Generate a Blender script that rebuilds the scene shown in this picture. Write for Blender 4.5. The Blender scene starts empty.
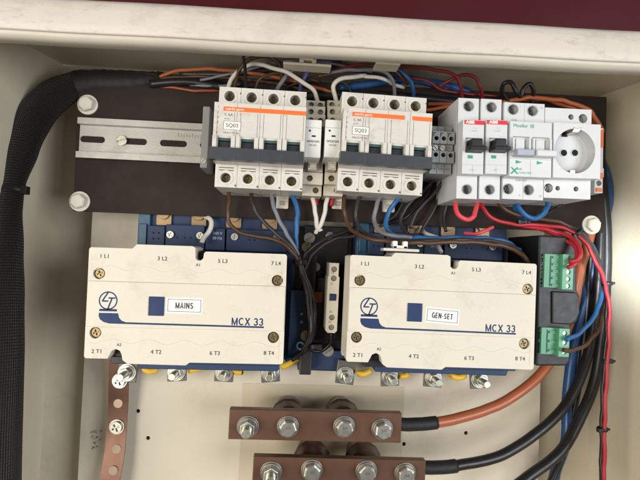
import bpy, bmesh, math, random
from mathutils import Matrix, Vector
from mathutils.geometry import tessellate_polygon
random.seed(7)
S = bpy.context.scene
COL = S.collection
PI = math.pi
# ------------------------------------------------------------------ camera
DC = 0.49                      # metres from the mounting plate
FX = 481.0                     # focal length in photo pixels
YAW, PITCH, ROLL = math.radians(3.5), math.radians(1.8), math.radians(2.3)
F = Vector((math.sin(YAW)*math.cos(PITCH), math.sin(PITCH), -math.cos(YAW)*math.cos(PITCH)))
R0 = F.cross(Vector((0, 1, 0))).normalized(); U0 = R0.cross(F)
# clockwise tilt of the picture = the camera is turned counter-clockwise
CR = R0*math.cos(ROLL)+U0*math.sin(ROLL)
CU = -R0*math.sin(ROLL)+U0*math.cos(ROLL)
CP = Vector((0, 0, DC))
def at(px, py, w):             # photo pixel -> panel point (u, v) in metres on the plane at height w
    d = F + CR*((px-320)/FX) + CU*(-(py-240)/FX)
    t = (w-CP.z)/d.z
    p = CP + d*t
    return Vector((p.x, p.y, w))
P2W = Matrix(((1, 0, 0, 0), (0, 0, -1, 0), (0, 1, 0, 0), (0, 0, 0, 1)))   # panel (u,v,w) -> world (u,-w,v)
cam = bpy.data.cameras.new('camera'); co = bpy.data.objects.new('camera', cam); COL.objects.link(co)
m = Matrix((( CR.x, CU.x, -F.x, CP.x), (CR.y, CU.y, -F.y, CP.y), (CR.z, CU.z, -F.z, CP.z), (0, 0, 0, 1)))
co.matrix_world = P2W @ m
cam.sensor_fit = 'HORIZONTAL'; cam.sensor_width = 36; cam.lens = 36*FX/640
cam.clip_start = 0.01; cam.clip_end = 50
S.camera = co

# ------------------------------------------------------------------ materials
def new_mat(name):
    m = bpy.data.materials.new(name); m.use_nodes = True
    return m, m.node_tree.nodes, m.node_tree.links, m.node_tree.nodes['Principled BSDF']
MC = {}
def mat(name, col, rough=.5, metal=0., var=.12, scale=60, bump=.0, bscale=400, dirt=0., dirtcol=(.12, .09, .05), spec=.4, coat=0., dscale=18, trans=0):
    if name in MC: return MC[name]
    m, N, L, b = new_mat(name)
    tc = N.new('ShaderNodeTexCoord')
    n = N.new('ShaderNodeTexNoise'); n.inputs['Scale'].default_value = scale; n.inputs['Detail'].default_value = 5
    L.new(tc.outputs['Object'], n.inputs['Vector'])
    mx = N.new('ShaderNodeMix'); mx.data_type = 'RGBA'
    mx.inputs[6].default_value = (*[c*(1-var) for c in col], 1)
    mx.inputs[7].default_value = (*[min(1, c*(1+var)) for c in col], 1)
    L.new(n.outputs['Fac'], mx.inputs[0])
    out = mx.outputs[2]
    if dirt > 0:
        n2 = N.new('ShaderNodeTexNoise'); n2.inputs['Scale'].default_value = dscale; n2.inputs['Detail'].default_value = 9; n2.inputs['Roughness'].default_value = .7
        L.new(tc.outputs['Object'], n2.inputs['Vector'])
        r = N.new('ShaderNodeMapRange'); r.inputs[1].default_value = .52; r.inputs[2].default_value = .78; r.inputs[3].default_value = 0; r.inputs[4].default_value = dirt
        L.new(n2.outputs['Fac'], r.inputs[0])
        m2 = N.new('ShaderNodeMix'); m2.data_type = 'RGBA'
        L.new(r.outputs[0], m2.inputs[0]); L.new(out, m2.inputs[6]); m2.inputs[7].default_value = (*dirtcol, 1)
        out = m2.outputs[2]
    if name == 'lip_paint':
        mp = N.new('ShaderNodeMapping'); mp.inputs['Scale'].default_value = (45, 160, 110); L.new(tc.outputs['Object'], mp.inputs[0])
        n4 = N.new('ShaderNodeTexNoise'); n4.inputs['Scale'].default_value = 1; n4.inputs['Detail'].default_value = 10; n4.inputs['Roughness'].default_value = .75; L.new(mp.outputs[0], n4.inputs['Vector'])
        r4 = N.new('ShaderNodeMapRange'); r4.inputs[1].default_value = .54; r4.inputs[2].default_value = .72; r4.inputs[4].default_value = .6; L.new(n4.outputs['Fac'], r4.inputs[0])
        m4 = N.new('ShaderNodeMix'); m4.data_type = 'RGBA'; L.new(r4.outputs[0], m4.inputs[0]); L.new(out, m4.inputs[6]); m4.inputs[7].default_value = (.30, .26, .21, 1); out = m4.outputs[2]
    L.new(out, b.inputs['Base Color'])
    rr = N.new('ShaderNodeMapRange'); rr.inputs[3].default_value = max(.03, rough-.1); rr.inputs[4].default_value = min(1, rough+.1)
    n3 = N.new('ShaderNodeTexNoise'); n3.inputs['Scale'].default_value = scale*2.3; n3.inputs['Detail'].default_value = 6
    L.new(tc.outputs['Object'], n3.inputs['Vector']); L.new(n3.outputs['Fac'], rr.inputs[0]); L.new(rr.outputs[0], b.inputs['Roughness'])
    b.inputs['Metallic'].default_value = metal
    b.inputs['Specular IOR Level'].default_value = spec
    b.inputs['Coat Weight'].default_value = coat
    if bump > 0:
        nb = N.new('ShaderNodeTexNoise'); nb.inputs['Scale'].default_value = bscale; nb.inputs['Detail'].default_value = 4
        L.new(tc.outputs['Object'], nb.inputs['Vector'])
        bp = N.new('ShaderNodeBump'); bp.inputs['Strength'].default_value = bump; bp.inputs['Distance'].default_value = .0006
        L.new(nb.outputs['Fac'], bp.inputs['Height']); L.new(bp.outputs[0], b.inputs['Normal'])
    MC[name] = m
    return m
paint = mat('cream_paint', (.56, .505, .40), .48, var=.14, scale=6, bump=.25, bscale=260, dirt=.42, dscale=11, dirtcol=(.25, .2, .13))
lip_m = mat('lip_paint', (.60, .545, .48), .5, var=.06, scale=12, bump=.3, bscale=200, dirt=.3, dscale=26, dirtcol=(.13, .1, .08))
wall_m = mat('wall_paint', (.64, .575, .44), .38, var=.08, scale=6, bump=.2, bscale=240, dirt=.12, dscale=10, dirtcol=(.2, .17, .12))
maroon = mat('maroon_paint', (.06, .005, .008), .4, var=.2, scale=5, bump=.1)
brownplate = mat('brown_plate', (.024, .0165, .0135), .78, spec=.25, var=.25, scale=30, bump=.3, bscale=900, dirt=.22, dirtcol=(.08, .06, .05), dscale=24)
rail_m = mat('rail_zinc', (.42, .41, .38), .45, .35, var=.14, scale=60, bump=.15, bscale=700, dirt=.35, dscale=40)
zinc = mat('zinc_steel', (.27, .26, .23), .38, .75, var=.22, scale=90, bump=.08, bscale=400, dirt=.25)
bolt_m = mat('bolt_zinc', (.48, .465, .41), .36, .95, var=.2, scale=120, bump=.12, bscale=260, dirt=.35, dirtcol=(.16, .13, .09), dscale=140)
bolt_c = mat('cream_bolt', (.62, .59, .50), .45, .0, var=.12, scale=90, dirt=.3)
dkmetal = mat('dull_screw', (.20, .19, .165), .4, .85, var=.3, scale=300)
dkbrass = mat('dark_screw', (.20, .15, .08), .4, .8, var=.3, scale=300)
yzinc = mat('yellow_zinc', (.34, .27, .15), .32, .9, var=.2, scale=150)
cover_m = mat('cover_plastic', (.645, .60, .505), .52, var=.06, scale=18, bump=.35, bscale=1500, dirt=.34, dscale=38, dirtcol=(.3, .24, .15))
mcb_m = mat('breaker_plastic', (.60, .575, .525), .42, var=.09, scale=40, bump=.2, bscale=1400, dirt=.6, dscale=55, dirtcol=(.26, .22, .17))
mcbw_m = mat('breaker_white', (.60, .615, .62), .4, var=.05, scale=40, bump=.15, bscale=1400, dirt=.16, dscale=45, dirtcol=(.3, .28, .24))
sock_m = mat('relay_socket_plastic', (.48, .44, .36), .5, var=.1, scale=60, dirt=.3, dirtcol=(.12, .1, .07), dscale=60)
relay_m = mat('relay_white', (.66, .66, .63), .35, var=.04, scale=50)
grey_m = mat('grey_plastic', (.25, .26, .26), .5, var=.1, scale=60, dirt=.2)
lgrey_m = mat('light_grey_lever', (.36, .40, .47), .42, var=.06)
dkgrey = mat('dark_grey_bar', (.045, .05, .058), .38, var=.15, scale=70, dirt=.2, dirtcol=(.1, .09, .08))
lever = mat('toggle_dark', (.03, .035, .042), .4, var=.1)
teal = mat('teal_label', (.045, .10, .10), .45, var=.1)
navy = mat('navy_plastic', (.014, .034, .088), .55, var=.2, scale=60, bump=.2, bscale=1000, dirt=.3, dirtcol=(.05, .05, .055), dscale=50)
teal_navy = mat('teal_plastic', (.016, .075, .13), .4, var=.3, scale=120)
black = mat('black_plastic', (.010, .010, .011), .45, var=.2, scale=60, dirt=.15, dirtcol=(.04, .035, .03))
holeb = mat('hole_black', (.004, .004, .004), .8, var=.1)
copper = mat('copper_bar', (.165, .087, .058), .34, .55, var=.35, scale=22, bump=.06, bscale=160, dirt=.4, dscale=22, dirtcol=(.06, .03, .022))
tin = mat('hole_copper_light', (.42, .30, .22), .4, .2, var=.15)
lugc = mat('lug_copper', (.30, .20, .11), .45, .5, var=.25, scale=120, dirt=.3)
insul = mat('insulator_brown', (.07, .033, .024), .4, var=.2, scale=60, coat=.2)
green = mat('green_connector', (.10, .33, .19), .4, var=.08, scale=80)
orange = mat('orange_ink', (.80, .16, .035), .45, var=.06)
red_ink = mat('red_ink', (.70, .02, .035), .45, var=.05)
white_ink = mat('white_ink', (.8, .78, .74), .5, var=.03)
ink = mat('dark_ink', (.02, .022, .028), .5, var=.1)
grey_ink = mat('grey_ink', (.16, .15, .14), .5, var=.1)
blue_ink = mat('blue_ink', (.009, .028, .10), .6, var=.08)
green_ink = mat('green_ink', (.03, .30, .17), .5, var=.1)
seam = mat('seam_line', (.50, .46, .37), .6, var=.1)
orangep = mat('orange_plastic', (.75, .15, .04), .4, var=.08)
yellow = mat('yellow_sleeve', (.70, .42, .03), .42, var=.12)
sheet_m = mat('insulating_sheet', (.48, .42, .30), .55, var=.08, scale=9)
shrink = mat('heat_shrink', (.011, .011, .012), .6, var=.2, bump=.4, bscale=150)
WC = dict(black=((.012, .012, .013), .36), dark=((.03, .026, .024), .42), brown=((.075, .035, .018), .42), grey=((.17, .17, .19), .4), blue=((.022, .11, .29), .4),
          dblue=((.016, .065, .19), .36), red=((.38, .020, .032), .38), dred=((.16, .012, .014), .45), white=((.62, .58, .52), .4), orange=((.38, .10, .032), .45),
          rust=((.25, .055, .022), .36), ocable=((.34, .095, .04), .34), purple=((.07, .06, .2), .4), ferrule=((.35, .01, .02), .4), coral=((.65, .07, .09), .4))
def wm(c): return mat('wire_'+c, WC[c][0], WC[c][1], var=.1, scale=80, dirt=.12, dirtcol=(.1, .08, .06), dscale=60)

def braid_mat():
    m, N, L, b = new_mat('braided_sleeve')
    uv = N.new('ShaderNodeUVMap'); sp = N.new('ShaderNodeSeparateXYZ'); L.new(uv.outputs[0], sp.inputs[0])
    def mth(op, a, bb=None, v=None):
        n = N.new('ShaderNodeMath'); n.operation = op; L.new(a, n.inputs[0])
        if bb is not None: L.new(bb, n.inputs[1])
        elif v is not None: n.inputs[1].default_value = v
        return n.outputs[0]
    a = mth('MULTIPLY', sp.outputs[0], v=420*PI); c = mth('MULTIPLY', sp.outputs[1], v=56*PI)
    s1 = mth('SINE', mth('ADD', a, c)); s2 = mth('SINE', mth('SUBTRACT', a, c))
    h = mth('MULTIPLY', s1, s2)
    h2 = mth('MULTIPLY', mth('ADD', h, v=1), v=.5)
    mx = N.new('ShaderNodeMix'); mx.data_type = 'RGBA'; L.new(h2, mx.inputs[0])
    mx.inputs[6].default_value = (.005, .005, .005, 1); mx.inputs[7].default_value = (.014, .013, .012, 1)
    L.new(mx.outputs[2], b.inputs['Base Color']); b.inputs['Roughness'].default_value = .5
    bp = N.new('ShaderNodeBump'); bp.inputs['Strength'].default_value = .8; bp.inputs['Distance'].default_value = .001
    L.new(h, bp.inputs['Height']); L.new(bp.outputs[0], b.inputs['Normal'])
    return m
braid = braid_mat()

# ------------------------------------------------------------------ mesh builder (authored in millimetres)
def arc(cx, cy, rx, ry, a0, a1, n=12):
    return [(cx+rx*math.cos(math.radians(a0+(a1-a0)*i/n)), cy+ry*math.sin(math.radians(a0+(a1-a0)*i/n))) for i in range(n+1)]
GL = {'M': (.78, [[(.07, 0), (.07, 1)], [(.71, 0), (.71, 1)], [(.07, .93), (.39, .08), (.71, .93)]]),
      'C': (.68, [arc(.36, .5, .30, .43, 48, 312, 20)]),
      'X': (.64, [[(.05, 0), (.60, 1)], [(.05, 1), (.60, 0)]]),
      '3': (.54, [arc(.26, .715, .19, .215, 160, -80, 12)+[], arc(.255, .28, .215, .22, 95, -165, 14)]),
      ' ': (.22, []),
      'A': (.66, [[(.04, 0), (.33, .97), (.62, 0)], [(.14, .3), (.52, .3)]]),
      'I': (.16, [[(.08, 0), (.08, 1)]]),
      'N': (.64, [[(.07, 0), (.07, 1)], [(.57, 0), (.57, 1)], [(.07, .95), (.57, .05)]]),
      'S': (.58, [arc(.29, .725, .20, .205, 25, 265, 12)+arc(.29, .27, .21, .21, 85, -160, 12)]),
      'G': (.68, [arc(.36, .5, .30, .43, 45, 330, 20), [(.38, .45), (.64, .45), (.64, .02)]]),
      'E': (.54, [[(.07, 0), (.07, 1)], [(.07, .93), (.52, .93)], [(.07, .5), (.48, .5)], [(.07, .07), (.52, .07)]]),
      'T': (.58, [[(0, .93), (.58, .93)], [(.29, 0), (.29, .93)]]),
      '-': (.3, [[(.02, .42), (.28, .42)]])}
class MB:
    def __init__(s): s.v = []; s.f = []; s.mi = []; s.sm = []; s.uv = {}; s.k = 0
    def face(s, idx, sm=False): s.f.append(tuple(idx)); s.mi.append(s.k); s.sm.append(sm)
    def mat(s, k): s.k = k; return s
    def box(s, x0, x1, y0, y1, z0, z1, back=True):
        n = len(s.v)
        s.v += [(x0, y0, z0), (x1, y0, z0), (x1, y1, z0), (x0, y1, z0), (x0, y0, z1), (x1, y0, z1), (x1, y1, z1), (x0, y1, z1)]
        for q in ((4, 5, 6, 7), (0, 4, 7, 3), (1, 2, 6, 5), (0, 1, 5, 4), (3, 7, 6, 2)) + (((0, 3, 2, 1),) if back else ()):
            s.face([n+i for i in q])
        return s
    def prism(s, out, z0, z1, holes=(), depth=None, taper=0, back=True):
        """outline (ccw) raised from z0 to z1; holes = [(points, depth)] sunk into the front face"""
        n = len(s.v); N = len(out)
        cx = sum(p[0] for p in out)/N; cy = sum(p[1] for p in out)/N
        s.v += [(x, y, z0) for x, y in out]
        s.v += [(x-(x-cx)*taper, y-(y-cy)*taper, z1) for x, y in out]
        for i in range(N):
            j = (i+1) % N; s.face([n+i, n+j, n+N+j, n+N+i])
        if back: s.face([n+i for i in reversed(range(N))])
        loops = [[Vector((x, y, 0)) for x, y in out]] + [[Vector((x, y, 0)) for x, y in h] for h, d in holes]
        base = list(range(n+N, n+2*N))
        for h, d in holes:
            m = len(s.v); M = len(h)
            s.v += [(x, y, z1) for x, y in h]; s.v += [(x, y, z1-d) for x, y in h]
            base += list(range(m, m+M))
            for i in range(M):
                j = (i+1) % M; s.face([m+i, m+M+i, m+M+j, m+j], M > 8)
            s.face([m+M+i for i in range(M)])
        if not holes: s.face(base)
        else:
            for t in tessellate_polygon(loops):
                a, b, c = [Vector(s.v[base[i]]) for i in t]
                if (b-a).cross(c-a).z < 0: t = (t[0], t[2], t[1])
                s.face([base[i] for i in t])
        return s
    def cyl(s, cx, cy, z0, z1, r, n=20, r1=None, rot=0, cap=True, sm=None):
        r1 = r if r1 is None else r1
        m = len(s.v)
        s.v += [(cx+r*math.cos(2*PI*i/n+rot), cy+r*math.sin(2*PI*i/n+rot), z0) for i in range(n)]
        s.v += [(cx+r1*math.cos(2*PI*i/n+rot), cy+r1*math.sin(2*PI*i/n+rot), z1) for i in range(n)]
        for i in range(n):
            j = (i+1) % n; s.face([m+i, m+j, m+n+j, m+n+i], n > 8 if sm is None else sm)
        if cap: s.face([m+n+i for i in range(n)]); s.face([m+i for i in reversed(range(n))])
        return s
    def ring(s, cx, cy, z0, z1, r0, r1, n=28):
        m = len(s.v)
        for r, z in ((r1, z0), (r1, z1), (r0, z1), (r0, z0)):
            s.v += [(cx+r*math.cos(2*PI*i/n), cy+r*math.sin(2*PI*i/n), z) for i in range(n)]
        for k in range(3):
            for i in range(n):
                j = (i+1) % n; s.face([m+k*n+i, m+k*n+j, m+(k+1)*n+j, m+(k+1)*n+i])
        return s
    def tube(s, pts, r, n=10, sm=True, cap=True, flat=None):
        """pts: Vectors; r: number or list; flat: squash factor towards the panel"""
        L = len(pts); pts = [Vector(p) for p in pts]
        rs = r if isinstance(r, (list, tuple)) else [r]*L
        m = len(s.v); up = None; acc = 0
        for i, p in enumerate(pts):
            t = (pts[min(i+1, L-1)]-pts[max(i-1, 0)]).normalized()
            if up is None:
                up = Vector((0, 0, 1)) if abs(t.z) < .9 else Vector((1, 0, 0))
            up = (up-t*up.dot(t)).normalized(); sd = t.cross(up)
            if i: acc += (p-pts[i-1]).length
            for k in range(n):
                a = 2*PI*k/n
                q = p+(sd*math.cos(a)+up*math.sin(a)*(flat or 1))*rs[i]
                s.uv[len(s.v)] = (acc/1000, k/n)
                s.v.append(tuple(q))
        for i in range(L-1):
            for k in range(n):
                j = (k+1) % n
                s.face([m+i*n+k, m+i*n+j, m+(i+1)*n+j, m+(i+1)*n+k], sm)
        if cap:
            s.face([m+k for k in reversed(range(n))]); s.face([m+(L-1)*n+k for k in range(n)])
        return s
    def text(s, body, x, y, z, size, ang=0, bold=.0, align='CENTER', sx=1.0, shear=0):
        vs, fs = text_mesh(body, size, 0, align, shear)
        c, d = math.cos(ang), math.sin(ang); q = bold*size*.9
        for i, (ox, oy) in enumerate(((-q, -q*.5), (q, -q*.5), (-q, q*.5), (q, q*.5)) if bold else ((0, 0),)):
            n = len(s.v)
            s.v += [(x+((vx*sx+ox)*c-(vy+oy)*d), y+((vx*sx+ox)*d+(vy+oy)*c), z+i*.006) for vx, vy in vs]
            for f in fs: s.face([n+i for i in f])
        return s
    def ribbon(s, pts, wd, z):
        L = len(pts); lf = []; rt = []
        for i in range(L):
            p = Vector(pts[i]); d0 = (p-Vector(pts[i-1])).normalized() if i else None
            d1 = (Vector(pts[i+1])-p).normalized() if i < L-1 else None
            d0 = d0 or d1; d1 = d1 or d0
            n0 = Vector((-d0.y, d0.x)); n1 = Vector((-d1.y, d1.x)); mm = (n0+n1).normalized()
            k = wd/2/max(.45, mm.dot(n0)); lf.append(p+mm*k); rt.append(p-mm*k)
        n = len(s.v)
        for a, b in zip(lf, rt): s.v += [(a.x, a.y, z), (b.x, b.y, z)]
        for i in range(L-1): s.face([n+2*i, n+2*i+1, n+2*i+3, n+2*i+2])
        return s
    def grotesk(s, body, x, y, z, h, wd, ang=0, sx=1., gap=.16):
        """bold sans capitals drawn as ribbons, centred on x, y"""
        tot = sum(GL[c][0]*sx+gap for c in body)-gap; cx = -tot/2; c_, s_ = math.cos(ang), math.sin(ang)
        for c in body:
            w0, st = GL[c]
            for j, pl in enumerate(st):
                q = []
                for px, py in pl:
                    X_ = (cx+px*sx)*h; Y_ = (py-.5)*h; q.append((x+X_*c_-Y_*s_, y+X_*s_+Y_*c_))
                s.ribbon(q, wd*h, z+j*.012)
            cx += w0*sx+gap
        return s
    def build(s, name, mats, parent=None, bevel=0, seg=2):
        me = bpy.data.meshes.new(name)
        me.from_pydata([(x/1000, y/1000, z/1000) for x, y, z in s.v], [], s.f)
        if not isinstance(mats, (list, tuple)): mats = [mats]
        for q in mats: me.materials.append(q)
        for p, k, sm in zip(me.polygons, s.mi, s.sm): p.material_index = min(k, len(mats)-1); p.use_smooth = sm
        if s.uv:
            ul = me.uv_layers.new(name='uv')
            for p in me.polygons:
                us = [s.uv.get(me.loops[l].vertex_index, (0, 0)) for l in p.loop_indices]
                mx = max(u[1] for u in us)
                for l, u in zip(p.loop_indices, us):
                    v = u[1]
                    if mx > .85 and v < .1: v = 1.0
                    ul.data[l].uv = (u[0], v)
        me.update()
        o = bpy.data.objects.new(name, me); COL.objects.link(o)
        if parent is not None: o.parent = parent
        if bevel:
            b = o.modifiers.new('bevel', 'BEVEL'); b.width = bevel/1000; b.segments = seg; b.limit_method = 'ANGLE'; b.angle_limit = math.radians(40)
            b.harden_normals = False
        return o
TC = {}
def text_mesh(body, size, bold, align, shear):
    key = (body, size, bold, align, shear)
    if key in TC: return TC[key]
    c = bpy.data.curves.new('lettering', 'FONT'); c.body = body; c.size = size; c.align_x = align; c.align_y = 'CENTER'
    c.offset = bold*size; c.shear = shear; c.resolution_u = 3
    o = bpy.data.objects.new('lettering', c); COL.objects.link(o)
    dg = bpy.context.evaluated_depsgraph_get()
    me = bpy.data.meshes.new_from_object(o.evaluated_get(dg))
    vs = [(v.co.x, v.co.y) for v in me.vertices]; fs = []
    for p in me.polygons:
        f = tuple(p.vertices)
        if p.normal.z < 0: f = tuple(reversed(f))
        fs.append(f)
    bpy.data.objects.remove(o); bpy.data.meshes.remove(me); bpy.data.curves.remove(c)
    TC[key] = (vs, fs)
    return TC[key]
def rect(x0, x1, y0, y1): return [(x0, y0), (x1, y0), (x1, y1), (x0, y1)]
def circ(cx, cy, r, n=20): return [(cx+r*math.cos(2*PI*i/n), cy+r*math.sin(2*PI*i/n)) for i in range(n)]
def rrect(x0, x1, y0, y1, r, n=4):
    o = []
    for cx, cy, a in ((x1-r, y0+r, -90), (x1-r, y1-r, 0), (x0+r, y1-r, 90), (x0+r, y0+r, 180)):
        for i in range(n+1):
            t = math.radians(a+90*i/n); o.append((cx+r*math.cos(t), cy+r*math.sin(t)))
    return o
def tag(o, label, cat, group=None, kind=None):
    o['label'] = label; o['category'] = cat
    if group: o['group'] = group
    if kind: o['kind'] = kind
    return o
class Thing:
    """an Empty standing on the panel; local x right, y up, z towards the viewer"""
    def __init__(s, name, label, cat, px, py, w, roll=0., group=None, kind=None):
        s.o = at(px, py, w); s.w = w; s.roll = roll
        e = bpy.data.objects.new(name, None); COL.objects.link(e); e.empty_display_size = .02
        e.matrix_world = P2W @ Matrix.Translation(s.o) @ Matrix.Rotation(roll, 4, 'Z')
        s.e = e
        if label: tag(e, label, cat, group, kind)
    def l(s, px, py, z=0):
        p = at(px, py, s.w+z/1000)-s.o
        c, d = math.cos(-s.roll), math.sin(-s.roll)
        return ((p.x*c-p.y*d)*1000, (p.x*d+p.y*c)*1000)
    def rect(s, x0, y0, x1, y1, z):      # px rectangle -> local x0,x1,y0,y1
        ym = (y0+y1)/2; xm = (x0+x1)/2
        a = s.l(x0, ym, z)[0]; b = s.l(x1, ym, z)[0]; c = s.l(xm, y1, z)[1]; d = s.l(xm, y0, z)[1]
        return a, b, c, d
def roll_of(p, q, w):
    a = at(*p, w); b = at(*q, w); return math.atan2(b.y-a.y, b.x-a.x)
def copy_tree(o, parent=None):
    c = o.copy(); COL.objects.link(c)
    if parent: c.parent = parent
    for ch in list(o.children): copy_tree(ch, c)
    return c

def catmull(P, n=8):
    P = [Vector(p) for p in P]; out = []
    Q = [P[0]*2-P[1]]+P+[P[-1]*2-P[-2]]
    for i in range(1, len(Q)-2):
        a, b, c, d = Q[i-1:i+3]
        for k in range(n):
            t = k/n
            out.append(.5*((2*b)+(c-a)*t+(2*a-5*b+4*c-d)*t*t+(3*b-a-3*c+d)*t**3))
    out.append(P[-1]); return out
def path(pts, n=8, o=None):
    """pixel path [(px, py, height mm)] -> panel mm"""
    return [p*1000 for p in catmull([at(a, b, c/1000) for a, b, c in pts], n)]
ROOTM = P2W
def wire(name, label, pts, r, col, cat='wire', group=None, n=8, parts=None, mtl=None, seg=10):
    P = path(pts, n)
    rn = random.Random(name+label); ph = [rn.random()*6.3 for _ in range(6)]; am = min(.75, r*.28) if r < 3 else .12
    acc = 0
    for i in range(1, len(P)-1):
        acc += (P[i]-P[i-1]).length
        P[i] = P[i]+Vector((math.sin(acc*.19+ph[0])+.5*math.sin(acc*.47+ph[1]), math.sin(acc*.23+ph[2])+.5*math.sin(acc*.41+ph[3]), math.sin(acc*.2+ph[4])))*am*.6
    base = P[0].copy()
    mb = MB(); mb.tube([p-base for p in P], r, seg)
    o = mb.build(name, mtl or wm(col))
    o.matrix_world = P2W @ Matrix.Translation(base/1000)
    tag(o, label, cat, group)
    if parts:
        for pn, i0, i1, rr, mm in parts:
            i1 = len(P)-1 if i1 is None else i1
            q = MB(); q.tube([p-base for p in P[i0:i1+1]], rr, 12)
            q.build(pn, mm, o)
    return o

# ------------------------------------------------------------------ small hardware
def screw_head(mb, x, y, z, r, style='cross', ang=.4, h=1.0):
    """metal head with a real recess; material 0 metal, 1 dark"""
    mb.mat(0)
    c, d = math.cos(ang), math.sin(ang); a = .13*r; L = .62*r
    if style == 'cross':
        pts = [(a, a), (a, L), (-a, L), (-a, a), (-L, a), (-L, -a), (-a, -a), (-a, -L), (a, -L), (a, -a), (L, -a), (L, a)]
    else: pts = [(L*1.4, a*1.2), (-L*1.4, a*1.2), (-L*1.4, -a*1.2), (L*1.4, -a*1.2)]
    hole = [(x+px*c-py*d, y+px*d+py*c) for px, py in pts]
    mb.prism(circ(x, y, r, 20), z-h, z, holes=[(hole, .6*h)])
def hexbolt(mb, x, y, z, rw, rh, hw=1.2, hh=5, ang=.2, washer=True, dome=True):
    if washer: mb.ring(x, y, z, z+hw, 0.2, rw, 28)
    mb.cyl(x, y, z+hw, z+hw+hh*.85, rh, 6, rot=ang)
    mb.cyl(x, y, z+hw+hh*.85, z+hw+hh, rh*.985, 6, r1=rh*.86, rot=ang)
    if dome: mb.cyl(x, y, z+hw+hh, z+hw+hh+.15, rh*.8, 24, r1=rh*.74)

# ================================================================== SETTING
e = Thing('enclosure', 'cream painted steel enclosure with deep walls and a rolled top lip', 'enclosure', 290, 255, -.03)
bw = .03
xl, xr = -248, 338
yt, yb = 192, -420
zf = 176                                   # depth of the walls from the back sheet (local z)
MB().box(xl, xr, yb, yt, -2, 0).build('back_sheet', paint, e.e)
MB().box(xl-2, xr+2, yb-2.2, yb-.2, -2, zf).build('bottom_wall', wall_m, e.e)
# top lip: a rolled front flange with a turned-in bottom edge; runs slightly out of square like the photo's
a0 = at(0, 29, .146); a1 = at(640, 63, .146)
def lip_v(x): return (a0.y+(a1.y-a0.y)*((x/1000-a0.x)/(a1.x-a0.x)))*1000-e.o.y*1000
def lip_strip(prof, m, name, bevel=0):
    mb = MB(); X = [xl-30+(xr-xl+60)*i/24 for i in range(25)]
    n = len(prof)
    for x in X:
        b = lip_v(x)
        mb.v += [(x, b+py+ .25*math.sin(x*.05), z) for py, z in prof]
    for i in range(24):
        for k in range(n):
            j = (k+1) % n
            mb.face([i*n+k, i*n+j, (i+1)*n+j, (i+1)*n+k], True)
    mb.face(range(n)); mb.face([24*n+k for k in reversed(range(n))])
    return mb.build(name, m, e.e)
prof = [(0, 176), (1.2, 177), (7, 177.5), (16, 177.3), (22, 176.0), (25.6, 173.0), (27.4, 168), (27.6, 160), (26, 159), (25.8, 167), (23.5, 171.5), (19, 174), (8, 174.6), (1.5, 173.5)]
lip_strip(prof, lip_m, 'top_lip')
lip_strip([(0.4, 175.6), (1.1, 174.5), (-3.2, 163), (-4.6, 164)], mat('edge_paint', (.50, .46, .38), .4, var=.08), 'lip_edge')
lip_strip([(-4.5, 163.2), (-3.4, 163.0), (22, 160), (21, 161.5)], wall_m, 'lip_return')
mb = MB()
for i in range(25):
    x = xl-2+(xr-xl+4)*i/24; b = lip_v(x)
    mb.v += [(x, b+20.5, 163), (x, yt+.2, -2), (x, yt+2.2, -2), (x, b+22.5, 163)]
for i in range(24):
    for k in range(4):
        j = (k+1) % 4; mb.face([i*4+k, (i+1)*4+k, (i+1)*4+j, i*4+j], False)
mb.build('top_wall', wall_m, e.e)
for xa in (xl-2, xr):
    b = lip_v(xa); mb = MB(); P = [(yb, -2), (yt-.5, -2), (b+19.8, zf-12), (b+2, zf), (yb, zf)]
    mb.v += [(xa, y, z) for y, z in P]+[(xa+2, y, z) for y, z in P]
    mb.face([0, 1, 2, 3, 4]); mb.face([9, 8, 7, 6, 5])
    for k in range(5):
        j = (k+1) % 5; mb.face([k, 5+k, 5+j, j])
    mb.build('side_wall', wall_m, e.e)
for xs in (xl-2, xr+.1):
    b = lip_v(xs); pass

# maroon machine panel seen above the lip
pan = at(320, -10, .02)
t = Thing('backdrop', 'dark maroon painted sheet metal above and behind the enclosure', 'backdrop', 320, -20, .0, kind='structure')
mb = MB(); mb.box(-700, 700, -60, 400, -6, 0); mb.box(-700, 700, 60, 72, 0, 26); mb.box(-250, -238, -60, 60, 0, 12)
mb.build('backdrop_sheet', maroon, t.e, bevel=2)

# mounting plate
t = Thing('mounting_plate', 'cream painted mounting plate with small drilled holes behind the contactors', 'plate', 300, 400, -.003)
x0 = t.l(86, 330, 3)[0]; x1 = t.l(539, 440, 3)[0]; y1 = t.l(300, 125, 3)[1]; y0 = t.l(300, 640, 3)[1]
hs = []
for px, py in ((138, 411), (148, 438), (256, 441), (404, 444), (466, 433), (299, 441)):
    hx, hy = t.l(px, py, 3); hs.append((circ(hx, hy, 2.0, 14), 2.4))
mb = MB().prism(rect(x0, x1, y0, y1), 0, 3, holes=hs); mb.build('plate_sheet', paint, t.e, bevel=.8)
mb = MB()
for px, py in ((138, 411), (148, 438), (256, 441), (404, 444), (466, 433), (299, 441)):
    hx, hy = t.l(px, py, 3); mb.cyl(hx, hy, .65, .75, 1.95, 14)
mb.build('drilled_hole', holeb, t.e)
# pencil marks
mb = MB(); random.seed(5)
for i, (px, py) in enumerate(((90, 432), (94, 432), (99, 431), (91, 437), (95, 438), (98, 439), (93, 443), (91, 448), (95, 447))):
    hx, hy = t.l(px+2, py, 3)
    for k in range(3):
        q = [(hx+random.uniform(-1.8, 1.8), hy+random.uniform(-1.8, 1.8)) for _ in range(3)]
        mb.ribbon(q, .5, 3.05+.01*k)
mb.build('pencil_mark', mat('pencil_ink', (.17, .13, .09), .6, var=.4, scale=300), t.e)

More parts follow.
